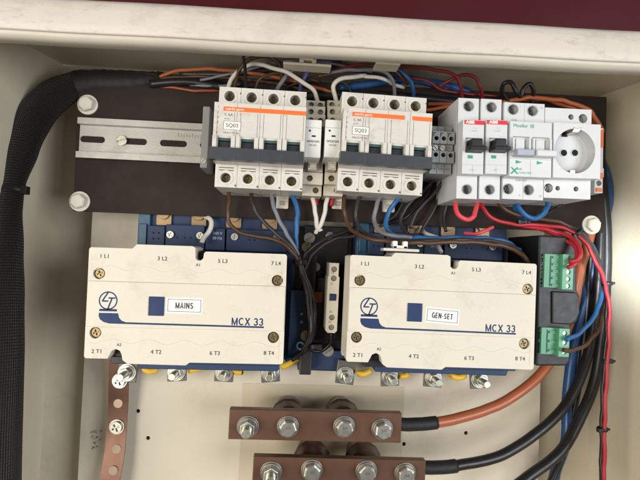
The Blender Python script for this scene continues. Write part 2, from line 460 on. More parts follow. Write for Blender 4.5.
# ---- brown plate, raised, with its bolts
PW = .037
t = Thing('laminate_plate', 'dark brown rectangular sheet raised on bolts carrying the breakers', 'plate', 330, 150, PW)
c = [t.l(*p, 3) for p in ((73, 211), (604, 233), (607, 97), (79, 69))]
mb = MB().prism(c, 0, 3); mb.build('plate_sheet', brownplate, t.e, bevel=.5)
for px, py, lb in ((88, 105, 'cream hex bolt at the upper left corner of the brown plate'), (80, 201.5, 'cream hex bolt at the lower left corner of the brown plate'), (591, 225, 'pale bluish hex bolt at the lower right corner of the brown plate')):
    b = Thing('plate_bolt', lb, 'bolt', px, py, PW+.003, group='bolts holding the brown plate')
    mb = MB(); mb.ring(0, 0, 0.05, 1.4, 0.2, 9.2, 32); mb.build('washer', bolt_c, b.e, bevel=.3)
    mb = MB(); hexbolt(mb, 0, 0, 1.4, 0, 7.0, 0, 5.2, ang=.35, washer=False); mb.build('hex_head', bolt_c, b.e, bevel=.4)
    MB().cyl(0, 0, -38, -.2, 4, 16).build('standoff', zinc, b.e)

# ---- DIN rail
RW = PW+.003
ra, rb = (80, 138.5), (604, 166)
t = Thing('din_rail', 'slotted zinc plated mounting rail running across the brown plate', 'rail', 80, 139, RW, roll=roll_of((80, 139.3), (213, 146), RW))
XL = t.l(597, 163, 0)[0]
slots = []
for px0, px1, py in ((80.5, 105, 139), (123, 147, 141.3), (160, 187, 143.3), (200, 226, 145.2)):
    a_, b_ = t.l(px0, py, 1)[0], t.l(px1, py, 1)[0]
    slots.append((rrect(a_, b_, -3, 3, 2.9), .95) if px0 > 81 else (rrect(.6, b_, -3, 3, 2.9), .95))
k = 5
while True:
    a_ = k*36.5
    if a_+26 > XL: break
    slots.append((rrect(a_, a_+25, -3, 3, 2.9), .95)); k += 1
mb = MB(); mb.prism(rect(0, XL, -12.6, 12.6), .05, 1.1, holes=slots)
for sg in (1, -1):
    y = 12.6*sg
    mb.box(0, XL, min(y, y+sg*1.1), max(y, y+sg*1.1), .05, 7.2)
    mb.box(0, XL, min(y+sg*1.1, y+sg*5.6), max(y+sg*1.1, y+sg*5.6), 6.1, 7.2)
mb.build('rail_profile', rail_m, t.e, bevel=.25)
for h, d in slots[:6]:
    xs = [p[0] for p in h]; MB().prism(rrect(min(xs)+.1, max(xs)-.1, -2.9, 2.9, 2.8), .16, .22).build('slot', brownplate, t.e)
hx, hy = t.l(122, 140.5, 2)
mb = MB(); screw_head(mb, hx, 0, 3.0, 4.6, 'slot', .3, 1.9); mb.build('rail_screw', bolt_m, t.e, bevel=.3)
mb = MB()
for i in range(14): mb.box(hx+50+i*2.6, hx+50.5+i*2.6, 6.5, 8.8+(1.3 if i % 5 == 0 else 0), 1.15, 1.2)
mb.build('scale_mark', grey_ink, t.e)

ZR = RW+.0075        # rail front
ROLLB = roll_of((214.6, 103), (305, 108.8), .115)

# ================================================================== FOUR POLE BREAKERS
def terminal_screw(parent, x, y, z, r=3.3, m=None, style='cross', ang=None):
    mb = MB(); screw_head(mb, x, y, z, r, style, random.random()*1.5 if ang is None else ang, 1.2)
    return mb.build('terminal_screw', m or yzinc, parent, bevel=.15)
def four_pole(px, py, label, gap_text, rolladd=0):
    t = Thing('circuit_breaker', label, 'circuit breaker', px, py, ZR, roll=ROLLB*.8+rolladd, group='four pole breakers with orange stripes')
    # origin sits on the rail; shift so that the front tier centre lands on the pixel
    ox, oy = t.l(px, py, 68)
    W = 17.9
    for i in range(4):
        cx = ox+(i-1.5)*W
        mb = MB()
        mb.prism(rect(cx-W/2+.12, cx+W/2-.12, oy-41, oy+41.5), -6, 48,
                 holes=[(circ(cx-.3, oy+34.0, 4.3, 20), 9), (circ(cx-.3, oy-33.2, 4.0, 20), 9)])
        mb.prism(rect(cx-W/2+.12, cx+W/2-.12, oy-22.5, oy+22.5), 47, 68,
                 holes=[(rect(cx-5.1, cx+5.1, oy-21, oy-5.2), 9)], back=False)
        mb.ring(cx-.3, oy+34.0, 47.9, 48.5, 4.35, 6.3); mb.ring(cx-.3, oy-33.2, 47.9, 48.5, 4.35, 6.3)
        mb.box(cx-8.7, cx-5.6, oy-16.5, oy-4.2, 67.5, 71); mb.box(cx+5.6, cx+8.7, oy-16.5, oy-4.2, 67.5, 71)
        mb.mat(1)                              # mould marks: slots and label seams
        for yy in (-24.9, -27.0): mb.box(cx-6, cx+6, oy+yy-.35, oy+yy+.35, 47.9, 48.12)
        mb.box(cx-6.2, cx-5.95, oy-5.5, oy+15.2, 67.9, 68.1); mb.box(cx+7.0, cx+7.25, oy-5.5, oy+15.2, 67.9, 68.1)
        mb.cyl(cx+W/2-.4, oy+41-3.2-1.0, 47.8, 48.15, .7, 8); mb.cyl(cx+W/2-1, oy-39.2, 47.8, 48.15, .8, 8)
        mb.mat(2).box(cx-8.85, cx+8.85, oy-4.1, oy-3.5, 67.9, 68.1)
        po = mb.build('pole_module', [mcb_m, mat('mould_shadow', (.10, .09, .08), .7, var=.2), mat('mint_line', (.42, .5, .46), .5)], t.e, bevel=.35)
        terminal_screw(po, cx-.3, oy+34.0, 41, 3.3, dkbrass); terminal_screw(po, cx-.3, oy-33.2, 42, 3.3, dkbrass)
        mb = MB(); mb.prism([(cx-4.9, oy-20), (cx+4.9, oy-20), (cx+4.9, oy-7.2), (cx-4.9, oy-7.2)], 60, 65.5, taper=.06)
        mb.box(cx-4.4, cx+4.4, oy-9.6, oy-9.0, 65.3, 66.0)
        mb.build('toggle', lever, po, bevel=.4)
        MB().box(cx-5.0, cx+5.0, oy-7.0, oy-5.4, 60, 66.6).build('toggle_window', teal, po)
    # handle tie bar
    mb = MB(); mb.prism(rect(ox-37.3, ox+35.6, oy-23.4, oy-14.0), 67.8, 75.5, taper=.012)
    for i in range(3): mb.box(ox+(i-1)*W-.25, ox+(i-1)*W+.25, oy-23.2, oy-14.2, 75.2, 75.55)
    mb.build('handle_tie_bar', dkgrey, t.e, bevel=.9)
    # stripe
    x0, x1 = ox-28.6, ox+35.6
    if gap_text:
        mb = MB().box(x0, ox+13.5, oy+15.9, oy+19.3, 68.02, 68.12); mb.box(ox+19.5, x1, oy+15.9, oy+19.3, 68.02, 68.12)
    else: mb = MB().box(x0, x1, oy+15.9, oy+19.3, 68.02, 68.12)
    mb.build('orange_stripe', orange, t.e)
    mb = MB(); mb.text('merlin gerin', ox-19.8, oy+17.6, 68.2, 2.9, bold=.01); mb.build('maker_lettering', white_ink, t.e)
    mb = MB(); mb.text('C 6A' if not gap_text else 'C 4A', ox-27.6, oy+13.0, 68.1, 3.0, align='LEFT', bold=.015)
    mb.text('415V~', ox-27.6, oy+9.8, 68.1, 1.8, align='LEFT')
    mb.text('MULTI 9 C60', ox-27.8, oy-1.2, 68.1, 2.1, align='LEFT', bold=.01)
    mb.text('SQ03', ox-21.3, oy+4.6, 68.42, 4.3, bold=.012)
    for k in range(6): mb.text('i:oE:1'[k], ox-32.5, oy+19-k*4.1, 68.1, 2.6, bold=.02)
    mb.build('lettering', grey_ink, t.e)
    mb = MB(); mb.prism(rrect(ox-28.0, ox-14.6, oy+1.2, oy+8.0, .8), 68.0, 68.3); lb = mb.build('code_sticker', white_ink, t.e)
    mb = MB()
    X0, X1, Y0, Y1 = ox-28.0, ox-14.6, oy+1.2, oy+8.0
    for q in (rect(X0, X1, Y0, Y0+.3), rect(X0, X1, Y1-.3, Y1), rect(X0, X0+.3, Y0+.3, Y1-.3), rect(X1-.3, X1, Y0+.3, Y1-.3)): mb.prism(q, 68.25, 68.38)
    mb.build('sticker_border', grey_ink, lb)
    # rail latches
    for xx in ((19,) if not gap_text else (-30, 17)):
        cx = ox+xx
        MB().prism(rrect(cx-5.5, cx+5.5, oy-52, oy-38, 1.2), 1, 5, holes=[(rrect(cx-2.6, cx+2.6, oy-49, oy-45, .6), 3)]).build('rail_latch', sock_m, t.e, bevel=.4)
    return t
four_pole(259.4, 133.2, 'four pole breaker with unbroken orange stripe, beside the bare rail on its left', False)
four_pole(387.0, 138.5, 'four pole breaker with broken orange stripe, between the relays and grey terminal blocks', True, -.012)

# grey end clamp left of breaker
t = Thing('end_clamp', 'dark grey rail end clamp hooked against the leftmost breaker', 'rail clamp', 211.5, 145, ZR, roll=ROLLB)
mb = MB(); mb.box(-4, 2, -26, 27, -6, 28); mb.box(-6, -4, -4, 4, 0, 22); mb.build('clamp_body', grey_m, t.e, bevel=.6)
mb = MB(); screw_head(mb, -1, -20, 28.8, 2.4, 'slot', .8); mb.build('clamp_screw', bolt_m, t.e)

# ================================================================== RELAYS
def relay(px, label, first):
    cy = 139+(px-312)*.06
    t = Thing('relay', label, 'relay', px, cy, ZR, roll=ROLLB*.8, group='slim relays between the breakers')
    # socket body, tall at the top terminals
    x0, x1, y0, y1 = t.rect(px-9.0, 99, px+8.6, 198, 38)
    hs = []
    rows = [(104, 30), (112, 38), (120, 44)]
    mb = MB()
    yA = t.l(px, 100.5, 24)[1]; yB = t.l(px, 109, 24)[1]; yC = t.l(px, 117.3, 32)[1]; yD = t.l(px, 126, 40)[1]
    scr = []
    for (ya, yb2, z) in ((yA, yB, 24), (yB, yC, 32), (yC, yD, 40)):
        hh = []
        for sx in (-4.0, 4.2):
            hh.append((circ(sx, (ya+yb2)/2, 2.4, 14), 5)); scr.append((sx, (ya+yb2)/2, z-3))
        mb.prism(rect(-8.2, 8.2, yb2, ya), -6, z, holes=hh)
    mb.prism(rect(-8.2, 8.2, t.l(px, 172, 34)[1], yD), -6, 34)
    ye = t.l(px, 172.5, 36)[1]; yf = t.l(px, 184.5, 36)[1]; yg = t.l(px, 196, 28)[1]
    mb.prism(rect(-8.4, 8.4, yf, ye), -6, 36, holes=[(circ(-2.6, (ye+yf)/2, 2.7, 16), 5)])
    mb.prism(rect(-8.4, 8.4, yg, yf), -6, 28, holes=[(circ(3.2, (yg+yf)/2+.5, 2.7, 16), 5)])
    scr += [(-2.6, (ye+yf)/2, 33), (3.2, (yg+yf)/2+.5, 25)]
    mb.build('socket', sock_m, t.e, bevel=.4)
    for x, y, z in scr: terminal_screw(t.e, x, y, z, 2.2, bolt_m if y > 0 else yzinc)
    # relay body
    zr = 62
    X0, X1, Y0, Y1 = t.rect(px-8.0, 119.5, px+8.2, 157.5, zr)
    MB().prism(rect(X0, X1, Y0, Y1), 30, zr).build('relay_case', relay_m, t.e, bevel=.7)
    xm = (X0+X1)/2; W = X1-X0; H = Y1-Y0
    mb = MB(); mb.text('omron', xm, Y0+H*.43, zr+.1, 3.5, sx=1.05, bold=.012); mb.text('12V DC', xm, Y0+H*.32, zr+.1, 1.9, bold=.01)
    mb.cyl(X0+W*.28, Y0+H*.70, zr, zr+.12, .9, 12); mb.box(xm-1.2, xm+2.0, Y0+H*.54, Y0+H*.585, zr, zr+.12)
    mb.build('lettering', ink, t.e)
    MB().box(X0+.3, X1-.3, Y1-H*.22-.1, Y1-H*.22+.1, zr, zr+.1).build('lid_line', grey_ink, t.e)
    X0, X1, Y0, Y1 = t.rect(px-5, 160.5, px+4.2, 169.5, 48)
    mb = MB(); mb.prism(rect(X0, X1, Y0, Y1), 33, 46, taper=.08); mb.box(X0+1.4, X1-1, Y0+1.2, Y1-2.4, 45.5, 48.5); mb.build('release_latch', sock_m, t.e, bevel=.5)
relay(313.0, 'white relay in cream socket against the left breaker', True)
relay(332.8, 'white relay in cream socket against the breaker on its right', False)

# ================================================================== GREY TERMINAL BLOCKS
for k in range(3):
    px = 436.0+k*7.4; py = 147.5+k*.4
    t = Thing('terminal_block', ['left one of the three narrow grey terminal blocks', 'middle one of the three narrow grey terminal blocks', 'right one of the three grey terminal blocks, against the red striped breaker'][k], 'terminal block', px, py, ZR, roll=ROLLB*.8, group='grey rail terminal blocks')
    ox, oy = t.l(px, py, 48)
    w = 2.98
    mb = MB()
    mb.prism(rect(ox-w, ox+w, oy+14, oy+20), -4, 41)
    mb.prism(rect(ox-w, ox+w, oy+3.5, oy+14), -4, 48, holes=[(circ(ox+.2, oy+8, 1.9, 14), 6)])
    mb.prism(rect(ox-w, ox+w, oy-2.6, oy+3.5), -4, 44.5)
    mb.prism(rect(ox-w, ox+w, oy-12.5, oy-2.6), -4, 48, holes=[(circ(ox+.2, oy-6, 1.9, 14), 6)])
    mb.prism(rect(ox-w, ox+w, oy-21, oy-12.5), -4, 42, holes=[(rect(ox-1.8, ox+1.8, oy-17.2, oy-16.2), 1)])
    mb.build('block_body', grey_m, t.e, bevel=.4)
    mb = MB(); screw_head(mb, ox, oy+.3, 46.3, 2.2, 'slot', -.8+k*.3, 1.6); mb.build('test_screw', bolt_m, t.e)
    mb = MB(); mb.cyl(ox+.2, oy+8, 42.1, 42.3, 1.8, 12); mb.cyl(ox+.2, oy-6, 42.1, 42.3, 1.8, 12); mb.box(ox-2.4, ox-.2, oy+12.1, oy+12.7, 48, 48.12)
    mb.box(ox-2.6, ox-2.1, oy+9.5, oy+12.7, 48, 48.12); mb.build('wire_hole', holeb, t.e)

# ================================================================== RED STRIPED SINGLE POLES (2)
RB2 = roll_of((461.7, 119.5), (553, 124.0), .115)
for k in range(2):
    t = Thing('circuit_breaker', ['single pole breaker with red stripe and black toggle, beside the grey terminal blocks', 'single pole breaker with red stripe and black toggle, beside the grey lever breaker'][k], 'circuit breaker', 472+k*23.4, 146, ZR, roll=RB2, group='red striped single pole breakers')
    pl = 461.6+k*23.4
    x0, x1, y0, y1 = t.rect(pl, 120, pl+23.0, 174, 62.0)
    xm = (x0+x1)/2; W = 17.8; x0 = xm-W/2; x1 = xm+W/2
    sx0 = x0; sx1 = x1
    ytop = t.l(472+k*21, 98.5+k*.8, 50.0)[1]; ybot = t.l(472+k*21, 199+k*.4, 50.0)[1]
    ta = t.l(471.3+k*21.3, 106.5+k*.9, 50.0)[1]; tb = t.l(467+k*21, 189.5+k*.2, 50.0)[1]
    mb = MB()
    mb.prism(rect(x0+.1, x1-.1, ybot, ytop), -6, 50.0, holes=[(circ(xm, ta, 4.1, 20), 9), (circ(xm, tb, 3.9, 20), 9)])
    mb.prism(rect(x0+.1, x1-.1, y0, y1), 49.0, 62.0, holes=[(rect(x0+2.6, x1-1.6, y0+17.2, y0+29.5), 3.5)], back=False)
    body = mb.build('breaker_body', mcbw_m, t.e, bevel=.45)
    for yy, rr_ in ((ta, 4.15), (tb, 3.95)): MB().ring(xm, yy, 49.9, 50.3, rr_, rr_+.65).build('terminal_rim', mat('rim_grey', (.35, .35, .34), .5), body)
    terminal_screw(body, xm, ta, 43.5, 3.2, dkmetal); terminal_screw(body, xm, tb, 43.5, 3.0, dkmetal)
    mb = MB()
    mb.prism([(xm-6.6, y0+17.4), (xm+7.8, y0+17.4), (xm+7.2, y0+20.5), (xm+5.2, y0+23), (xm+5.2, y0+27.6), (xm-4.2, y0+27.6), (xm-4.4, y0+23), (xm-6.6, y0+20.5)], 58.6, 70.0, taper=.05)
    mb.box(xm-6.0, xm+7.2, y0+17.6, y0+20.6, 69.0, 73.0)
    mb.build('toggle', black, t.e, bevel=.8)
    MB().box(x0+.4 if k else x0+1.2, x1-.2, y1-3.7, y1-.3, 62.02, 62.15).build('red_stripe', red_ink, t.e)
    mb = MB(); mb.text('ABB', x0+6, y1-2.0, 62.22, 3.5, bold=.05, sx=1.15); mb.build('maker_lettering', white_ink, t.e)
    mb = MB(); mb.text('C 6', xm+1, y1-6.6, 62.1, 2.0); mb.text('~230/400', xm, y1-9.0, 62.1, 1.5)
    mb.text('6000  3', xm, y0+3.2, 62.1, 1.6); mb.build('lettering', mat('faint_ink', (.42, .43, .42), .5), t.e)
    MB().box(xm-4.3, xm-.2, y0+12.6, y0+15.2, 62.02, 62.2).build('status_window', green_ink, t.e)
    mb = MB(); mb.box(x0+.3, x1-.2, y0+7.2, y0+7.45, 62.0, 62.1); mb.box(xm-.1, xm+.15, y0+.4, y0+7.2, 62.0, 62.1); mb.build('mould_line', mat('seam_grey', (.38, .4, .4), .5), t.e)

# ================================================================== TWO POLE BREAKER WITH GREY LEVER
t = Thing('circuit_breaker', 'two pole breaker with one grey and one white lever and green writing', 'circuit breaker', 530, 148, ZR, roll=RB2)
x0, x1, y0, y1 = t.rect(508.8, 122, 552.6, 177, 62.0)
xm = (x0+x1)/2; W = 35.4; x0, x1 = xm-W/2, xm+W/2
ytop = t.l(523, 103, 50.0)[1]; ybot = t.l(520, 199.5, 50.0)[1]
mb = MB(); hl = []
ta = [t.l(513, 109.5, 50.0), t.l(532.5, 111, 50.0)]; tb = [t.l(508, 189, 50.0), t.l(528.5, 190, 50.0)]
for q in ta+tb: hl.append((circ(q[0], q[1], 4.2, 20), 9))
mb.prism(rect(x0+.1, x1-.1, ybot, ytop), -6, 50.0, holes=hl)
mb.prism(rect(x0+.1, x1-.1, y0, y1), 49.0, 62.0, holes=[(rect(x0+2.4, xm-1.2, y0+17, y0+33), 3), (rect(xm+1.2, x1-2.2, y0+17, y0+33), 3)], back=False)
for a_ in (x0+1.6, xm-1.0-1.6, xm+.9, x1-2.6): mb.box(a_, a_+1.7, y0+17.5, y0+31.5, 61.8, 64.2)
for a_ in (x0+5.2, xm+4.4): mb.box(a_, a_+7.4, y0+21, y0+31, 58.8, 61.6)
body = mb.build('breaker_body', mcbw_m, t.e, bevel=.45)
mb = MB(); mb.box(xm-.15, xm+.15, ybot+.4, y0-.2, 50.0, 50.1); mb.box(xm-.15, xm+.15, y1+.4, ytop-.4, 50.0, 50.1); mb.box(xm-.15, xm+.15, y0+.4, y0+14, 62.0, 62.1); mb.box(x0+.5, x1-.5, y0+14.4, y0+14.7, 62.0, 62.1)
for q in ta+tb: mb.ring(q[0], q[1], 50.0, 50.3, 4.25, 4.9)
mb.build('mould_line', MC['seam_grey'] if 'seam_grey' in MC else grey_m, body)
for q in ta+tb: terminal_screw(body, q[0], q[1], 43.5, 3.3, dkmetal)
mb = MB(); mb.prism(rect(x0+2.0, xm-.6, y0+15.6, y0+21), 58.0, 71.0, taper=.04); mb.build('lever', lgrey_m, t.e, bevel=.9)
mb = MB(); mb.prism(rect(xm+.6, x1+.4, y0+15.6, y0+21), 58.0, 71.0, taper=.04); mb.build('lever', mcbw_m, t.e, bevel=.9)
mb = MB(); mb.text('Moeller', x0+8.8, y1-3.6, 62.1, 4.0, bold=.012)
mb.ring(x0+18.6, y1-3.4, 62.02, 62.14, 1.15, 1.6); mb.cyl(x0+18.6, y1-3.4, 62.02, 62.14, .6, 12)
for a_ in (x0+7.2, xm+7.2): mb.prism([(a_-2, y0+10.4), (a_+3.4, y0+11.9), (a_-2, y0+13.4)], 62.02, 62.14)
mb.text('X', x0+4.2, y0+4.4, 62.1, 7.6, bold=.03, sx=1.2); mb.text('pole', x0+8.6, y0+6.3, 62.1, 2.4, bold=.01); mb.text('CLS6-C6/2', x0+13.2, y0+3.2, 62.1, 2.2, bold=.01, sx=1.1)
mb.build('green_lettering', green_ink, t.e)
mb = MB(); mb.text('1', xm-3.6, ytop-3.5, 50.1, 2.4); mb.text('N', x1-2.6, ytop-3.5, 50.1, 2.4); mb.text('2', xm-3, ybot+3.4, 50.1, 2.6); mb.text('N', x1-2.6, ybot+3.4, 50.1, 2.6)
mb.text('CLS6-C6/2', xm-2, ybot+16.2, 50.1, 2.2, bold=.02); mb.text('CLS6', x0+9, ytop-15, 50.1, 2.2, bold=.02)
mb.build('lettering', mat('mid_grey_ink', (.22, .25, .26), .5), t.e)

# ================================================================== SOCKET OUTLET
t = Thing('socket_outlet', 'white round two pin socket outlet mounted on the rail', 'socket outlet', 576, 150, ZR, roll=RB2)
x0, x1, y0, y1 = t.rect(553.4, 123.5, 600.5, 178.5, 61)
cx, cy = t.l(574.8, 151.0, 61)
R = 17.6
hole = [(cx+R*math.cos(2*PI*i/48), cy+R*math.sin(2*PI*i/48)*1.06) for i in range(48)]
hole = [(max(x0+.6, p[0]), p[1]) for p in hole]
mb = MB(); mb.prism([(x0, y0), (x1, y0+.5), (x1, y1), (x0, y1)], 49, 61, holes=[(hole, 11.5)])
sx0, sx1, sy0, sy1 = t.rect(541, 105, 591, 199.5, 50)
sx0 = t.l(544.5, 150, 50)[0]
h4 = [t.l(571, 117, 50), t.l(583, 118.5, 50), t.l(555, 188, 50), t.l(576, 189, 50)]
h4[2] = t.l(545.5+3, 188, 50)
mb.prism(rect(sx0, sx1, t.l(566, 198.5, 50)[1], t.l(566, 108.5, 50)[1]), -6, 50, holes=[(circ(h4[0][0], h4[0][1], 2.4, 16), 7), (circ(h4[1][0], h4[1][1], 3.9, 20), 8), (circ(h4[2][0], h4[2][1], 3.9, 20), 8), (circ(t.l(556, 189, 50)[0]+1.5, h4[3][1], 2.0, 16), 7), (circ(h4[3][0], h4[3][1], 2.2, 16), 7)])
mb.build('socket_body', mcbw_m, t.e, bevel=.6)
mb = MB()
for px in (563.5, 574.5):
    q = t.l(px, 153.0, 50); mb.ring(q[0], q[1], 49.4, 50.6, 2.3, 3.3)
mb.box(cx+7, cx+15, cy+.8, cy+1.6, 49.4, 50.4); mb.box(cx+7.5, cx+8.3, cy-9, cy+9, 49.4, 50.2)
mb.build('inner_rim', mcbw_m, t.e, bevel=.2)
mb = MB()
for px in (563.5, 574.5):
    q = t.l(px, 153.0, 50); mb.cyl(q[0], q[1], 49.55, 50.75, 2.7, 20)
q = t.l(565, 134, 51); mb.box(q[0]-2.2, q[0]+2.2, q[1]-2.2, q[1]+2.2, 49.4, 51)
mb.build('pin_hole', holeb, t.e)
mb = MB()
mb.prism([(cx-3, cy+15.5), (cx+3, cy+15.5), (cx+6, cy+20), (cx+1, cy+18.6), (cx-1, cy+20)], 49.4, 61.5)
mb.build('earth_clip', bolt_m, t.e, bevel=.3)
mb = MB(); mb.box(cx-2.6, cx+2.0, cy-18.4, cy-15.4, 49.4, 59)
mb.build('earth_clip', bolt_m, t.e, bevel=.3)
for q in (h4[0], h4[3]): terminal_screw(t.e, q[0], q[1], 45, 2.0, bolt_m)
for q in (h4[1], h4[2]): terminal_screw(t.e, q[0], q[1], 44, 3.2, bolt_m)

# orange / white slim terminals behind the socket's right edge
t = Thing('terminal_block', 'slim white and orange terminal block behind the socket outlet', 'terminal block', 597, 160, ZR, roll=RB2)
X0, X1, Y0, Y1 = t.rect(595, 128, 603.0, 193, 22)
mb = MB(); mb.prism(rect(X0, X1, Y0, Y1), -4, 22, holes=[(circ(X0+4, Y0+9, 2.6, 14), 5)]); mb.box(X1, X1+5, Y0+16, Y0+24, 4, 16); mb.build('block_body', mcbw_m, t.e, bevel=.5)
mb = MB(); mb.box(X0+.8, X1-.8, Y0+13, Y0+18, 22, 24); mb.box(X1-3.4, X1-.6, Y1-18, Y1-2, 22, 23.6); mb.box(X0+1, X1-1, Y0+1, Y0+4.5, 22, 23); mb.build('orange_push_button', orangep, t.e, bevel=.4)

# ================================================================== CONTACTORS
WC_ = .105
def contactor(L_, label, lab, labangle, group, sticker_px):
    TL, TR, BL, BR = L_
    ctr = [(sum(p[i] for p in L_))/4 for i in (0, 1)]
    roll = (roll_of(TL, TR, WC_)+roll_of(BL, BR, WC_))/2
    t = Thing('contactor', label, 'contactor', ctr[0], ctr[1], .0, roll=roll, group=group)
    z = WC_*1000
    q = [t.l(*p, z) for p in L_]
    x0 = (q[0][0]+q[2][0])/2; x1 = (q[1][0]+q[3][0])/2; y1 = (q[0][1]+q[1][1])/2; y0 = (q[2][1]+q[3][1])/2
    W = x1-x0; H = y1-y0
    X = lambda f: x0+W*f
    Y = lambda f: y1-H*f         # fraction from the top
    # ------------- blue base
    mb = MB()
    bx0 = t.l(ctr[0]-92+10, 240, 34)[0] if False else X(.115)
    mb.prism(rect(X(.115)-4, X(1.05), Y(1.12), Y(-.42)), .5, 30)
    mb.box(X(.13), X(.99), Y(1.04), Y(.05), 30, 84)
    mb.box(X(.27), X(.50), Y(-.0), Y(-.25), 30, 40); mb.box(X(.63), X(1.0), Y(-.0), Y(-.225), 30, 40)
    mb.box(X(.16), X(.262), Y(-.0), Y(-.235), 30, 37); mb.box(X(.505), X(.62), Y(-.0), Y(-.23), 30, 38.5)
    mb.box(X(.14), X(.98), Y(1.065), Y(.9), 60, 80)
    mb.prism([(X(.20), Y(1.15)), (X(.97), Y(1.15)), (X(.985), Y(1.06)), (X(.20), Y(1.06))], 30, 66)
    base = mb.build('base', navy, t.e, bevel=.8)
    mb = MB(); mb.prism(rect(X(.095), X(.165), Y(.3), Y(-.36)), 30.2, 34); mb.box(X(.105), X(.15), Y(-.03), Y(-.25), 34, 36); mb.build('arc_chamber', teal_navy, t.e, bevel=.6)
    mb = MB()
    for fx in (.195, .225): 
        for fy in (-.10, -.16): mb.cyl(X(fx), Y(fy), 37, 37.15, .9, 10)
    for fx in (.34, .385, .42, .77, .80, .9): mb.cyl(X(fx), Y(-.12), 40.0, 40.15, .8, 10)
    mb.build('vent_hole', holeb, base)
    for fx in (.30, .475, .68, .93):
        mb = MB(); screw_head(mb, X(fx), Y(-.145), 42.2, 3.3, 'cross', fx*9, 2.2); mb.build('base_screw', bolt_m, t.e, bevel=.25)
    # upper lugs disappearing under the brown plate
    for fx in (.20, .41, .62, .84):
        mb = MB(); mb.prism(rrect(X(fx), X(fx+.09), Y(-.24), Y(-.62), 1.5), 30.5, 33); mb.cyl(X(fx+.045), Y(-.36), 33, 35.5, 5.2, 20)
        mb.build('upper_lug', lugc, t.e, bevel=.4)
    mb = MB(); mb.text('240 V', X(.575), Y(-.175), 38.6, 3.6, bold=.02); mb.text('50 Hz', X(.575), Y(-.125), 38.6, 3.6, bold=.02); mb.build('coil_lettering', mat('pale_ink', (.35, .42, .5), .5), t.e)
    # ------------- cover
    k1 = .0
    r = 1.6
    out = [(X(0), Y(.945)), (X(.003), Y(.958)), (X(.012), Y(.965)), (X(.115), Y(.965)), (X(.125), Y(.93)), (X(.135), Y(.895)), (X(.155), Y(.88)), (X(.175), Y(.895)), (X(.185), Y(.93)), (X(.19), Y(.975)), (X(.215), Y(1.005)),
           (X(.505), Y(1.01)), (X(.525), Y(.985)), (X(.988), Y(.985)), (X(.996), Y(.978)), (X(1), Y(.965)), (X(1), Y(.035)), (X(.996), Y(.021)), (X(.988), Y(.015)), (X(.585), Y(.015)), (X(.575), Y(.03)), (X(.572), Y(.075)), (X(.56), Y(.095)), (X(.543), Y(.095)), (X(.532), Y(.075)), (X(.530), Y(-.015)), (X(.515), Y(-.028)),
           (X(.235), Y(-.028)), (X(.215), Y(.01)), (X(.012), Y(.01)), (X(.003), Y(.017)), (X(0), Y(.03))]
    sc = [(.055, .235), (.955, .25), (.05, .745), (.945, .75)]
    hs = [(circ(X(a), Y(b), 4.5, 24), 4.0) for a, b in sc]
    mb = MB(); mb.prism(out, z-34, z-.9, holes=hs)
    mb.box(X(0)+.6, X(1)-.6, Y(.985), Y(.02), z-44, z-33)
    cov = mb.build('cover', cover_m, t.e, bevel=1.5, seg=3)
    MB().prism(rect(X(.0)+.4, X(1)-.4, Y(.695), Y(.30)), z-1.2, z).build('middle_band', cover_m, cov, bevel=.45)
    mb = MB()
    for fy in (.30, .695): mb.box(X(.03), X(.985), Y(fy)-.28 if fy > .5 else Y(fy)+.0, Y(fy)+.0 if fy > .5 else Y(fy)+.28, z-.92, z-.82)
    # inner border of the top and bottom fields
    for fa, fb in ((.06, .295),): mb.box(X(.975), X(.975)+.25, Y(fb), Y(fa), z-.92, z-.82); mb.box(X(.025), X(.025)+.25, Y(.27), Y(.20), z-.92, z-.82)
    mb.box(X(.975), X(.975)+.25, Y(.95), Y(.70), z-.92, z-.82)
    for fy in (.185, .815):
        pts = []
        for i in range(121):
            f = .03+.945*i/120
            pts.append(Vector((X(f), Y(fy+.020*math.sin((f*9.0+.25*(fy < .5))*2*PI/1.62)), z-.95)))
        mb.mat(1).tube(pts, .33, 8)
    mb.build('embossed_line', [seam, mat('cover_emboss', (.66, .61, .51), .5, var=.03)], cov)
    for a, b in sc:
        mb = MB(); mb.ring(X(a), Y(b), z-4.7, z-3.6, 3.5, 4.45); screw_head(mb, X(a), Y(b), z-2.4, 3.5, 'cross', a*7, 1.6); mb.build('cover_screw', dkbrass, cov, bevel=.2)
    # dark wells behind the coil keyholes
    MB().cyl(X(.5525), Y(.06), z-14, z-13, 4.8, 16).build('coil_well', black, t.e); MB().cyl(X(.155), Y(.93), z-14, z-13, 5, 16).build('coil_well', black, t.e)
    mb = MB(); mb.box(X(.105), X(.21), Y(1.035), Y(.97), z-32, z-12); mb.build('coil_block', black, t.e, bevel=.5)
    # printing
    mb = MB(); zz = z-.82; s = 4.5*W/160
    for tx, fx, fy in (('1 L1', .078, .085), ('3 L2', .366, .09), ('5 L3', .672, .095), ('7 L4', .945, .10), ('2 T1', .062, .905), ('4 T2', .355, .90), ('6 T3', .65, .90), ('8 T4', .925, .89)):
        MB().text(tx, X(fx), Y(fy), zz, s, bold=.018, sx=1.02).build('terminal_lettering', ink, cov)
    MB().text('A1', X(.548), Y(.135), zz, s*.72, bold=.02).build('terminal_lettering', ink, cov); MB().text('A2', X(.17), Y(.845), zz, s*.72, bold=.02).build('terminal_lettering', ink, cov)
    zz = z+.06
    mb = MB(); mb.grotesk('MCX 33', X(.81), Y(.617), zz, 6.1*W/160, .175, sx=1.0)
    yl = Y(.665)
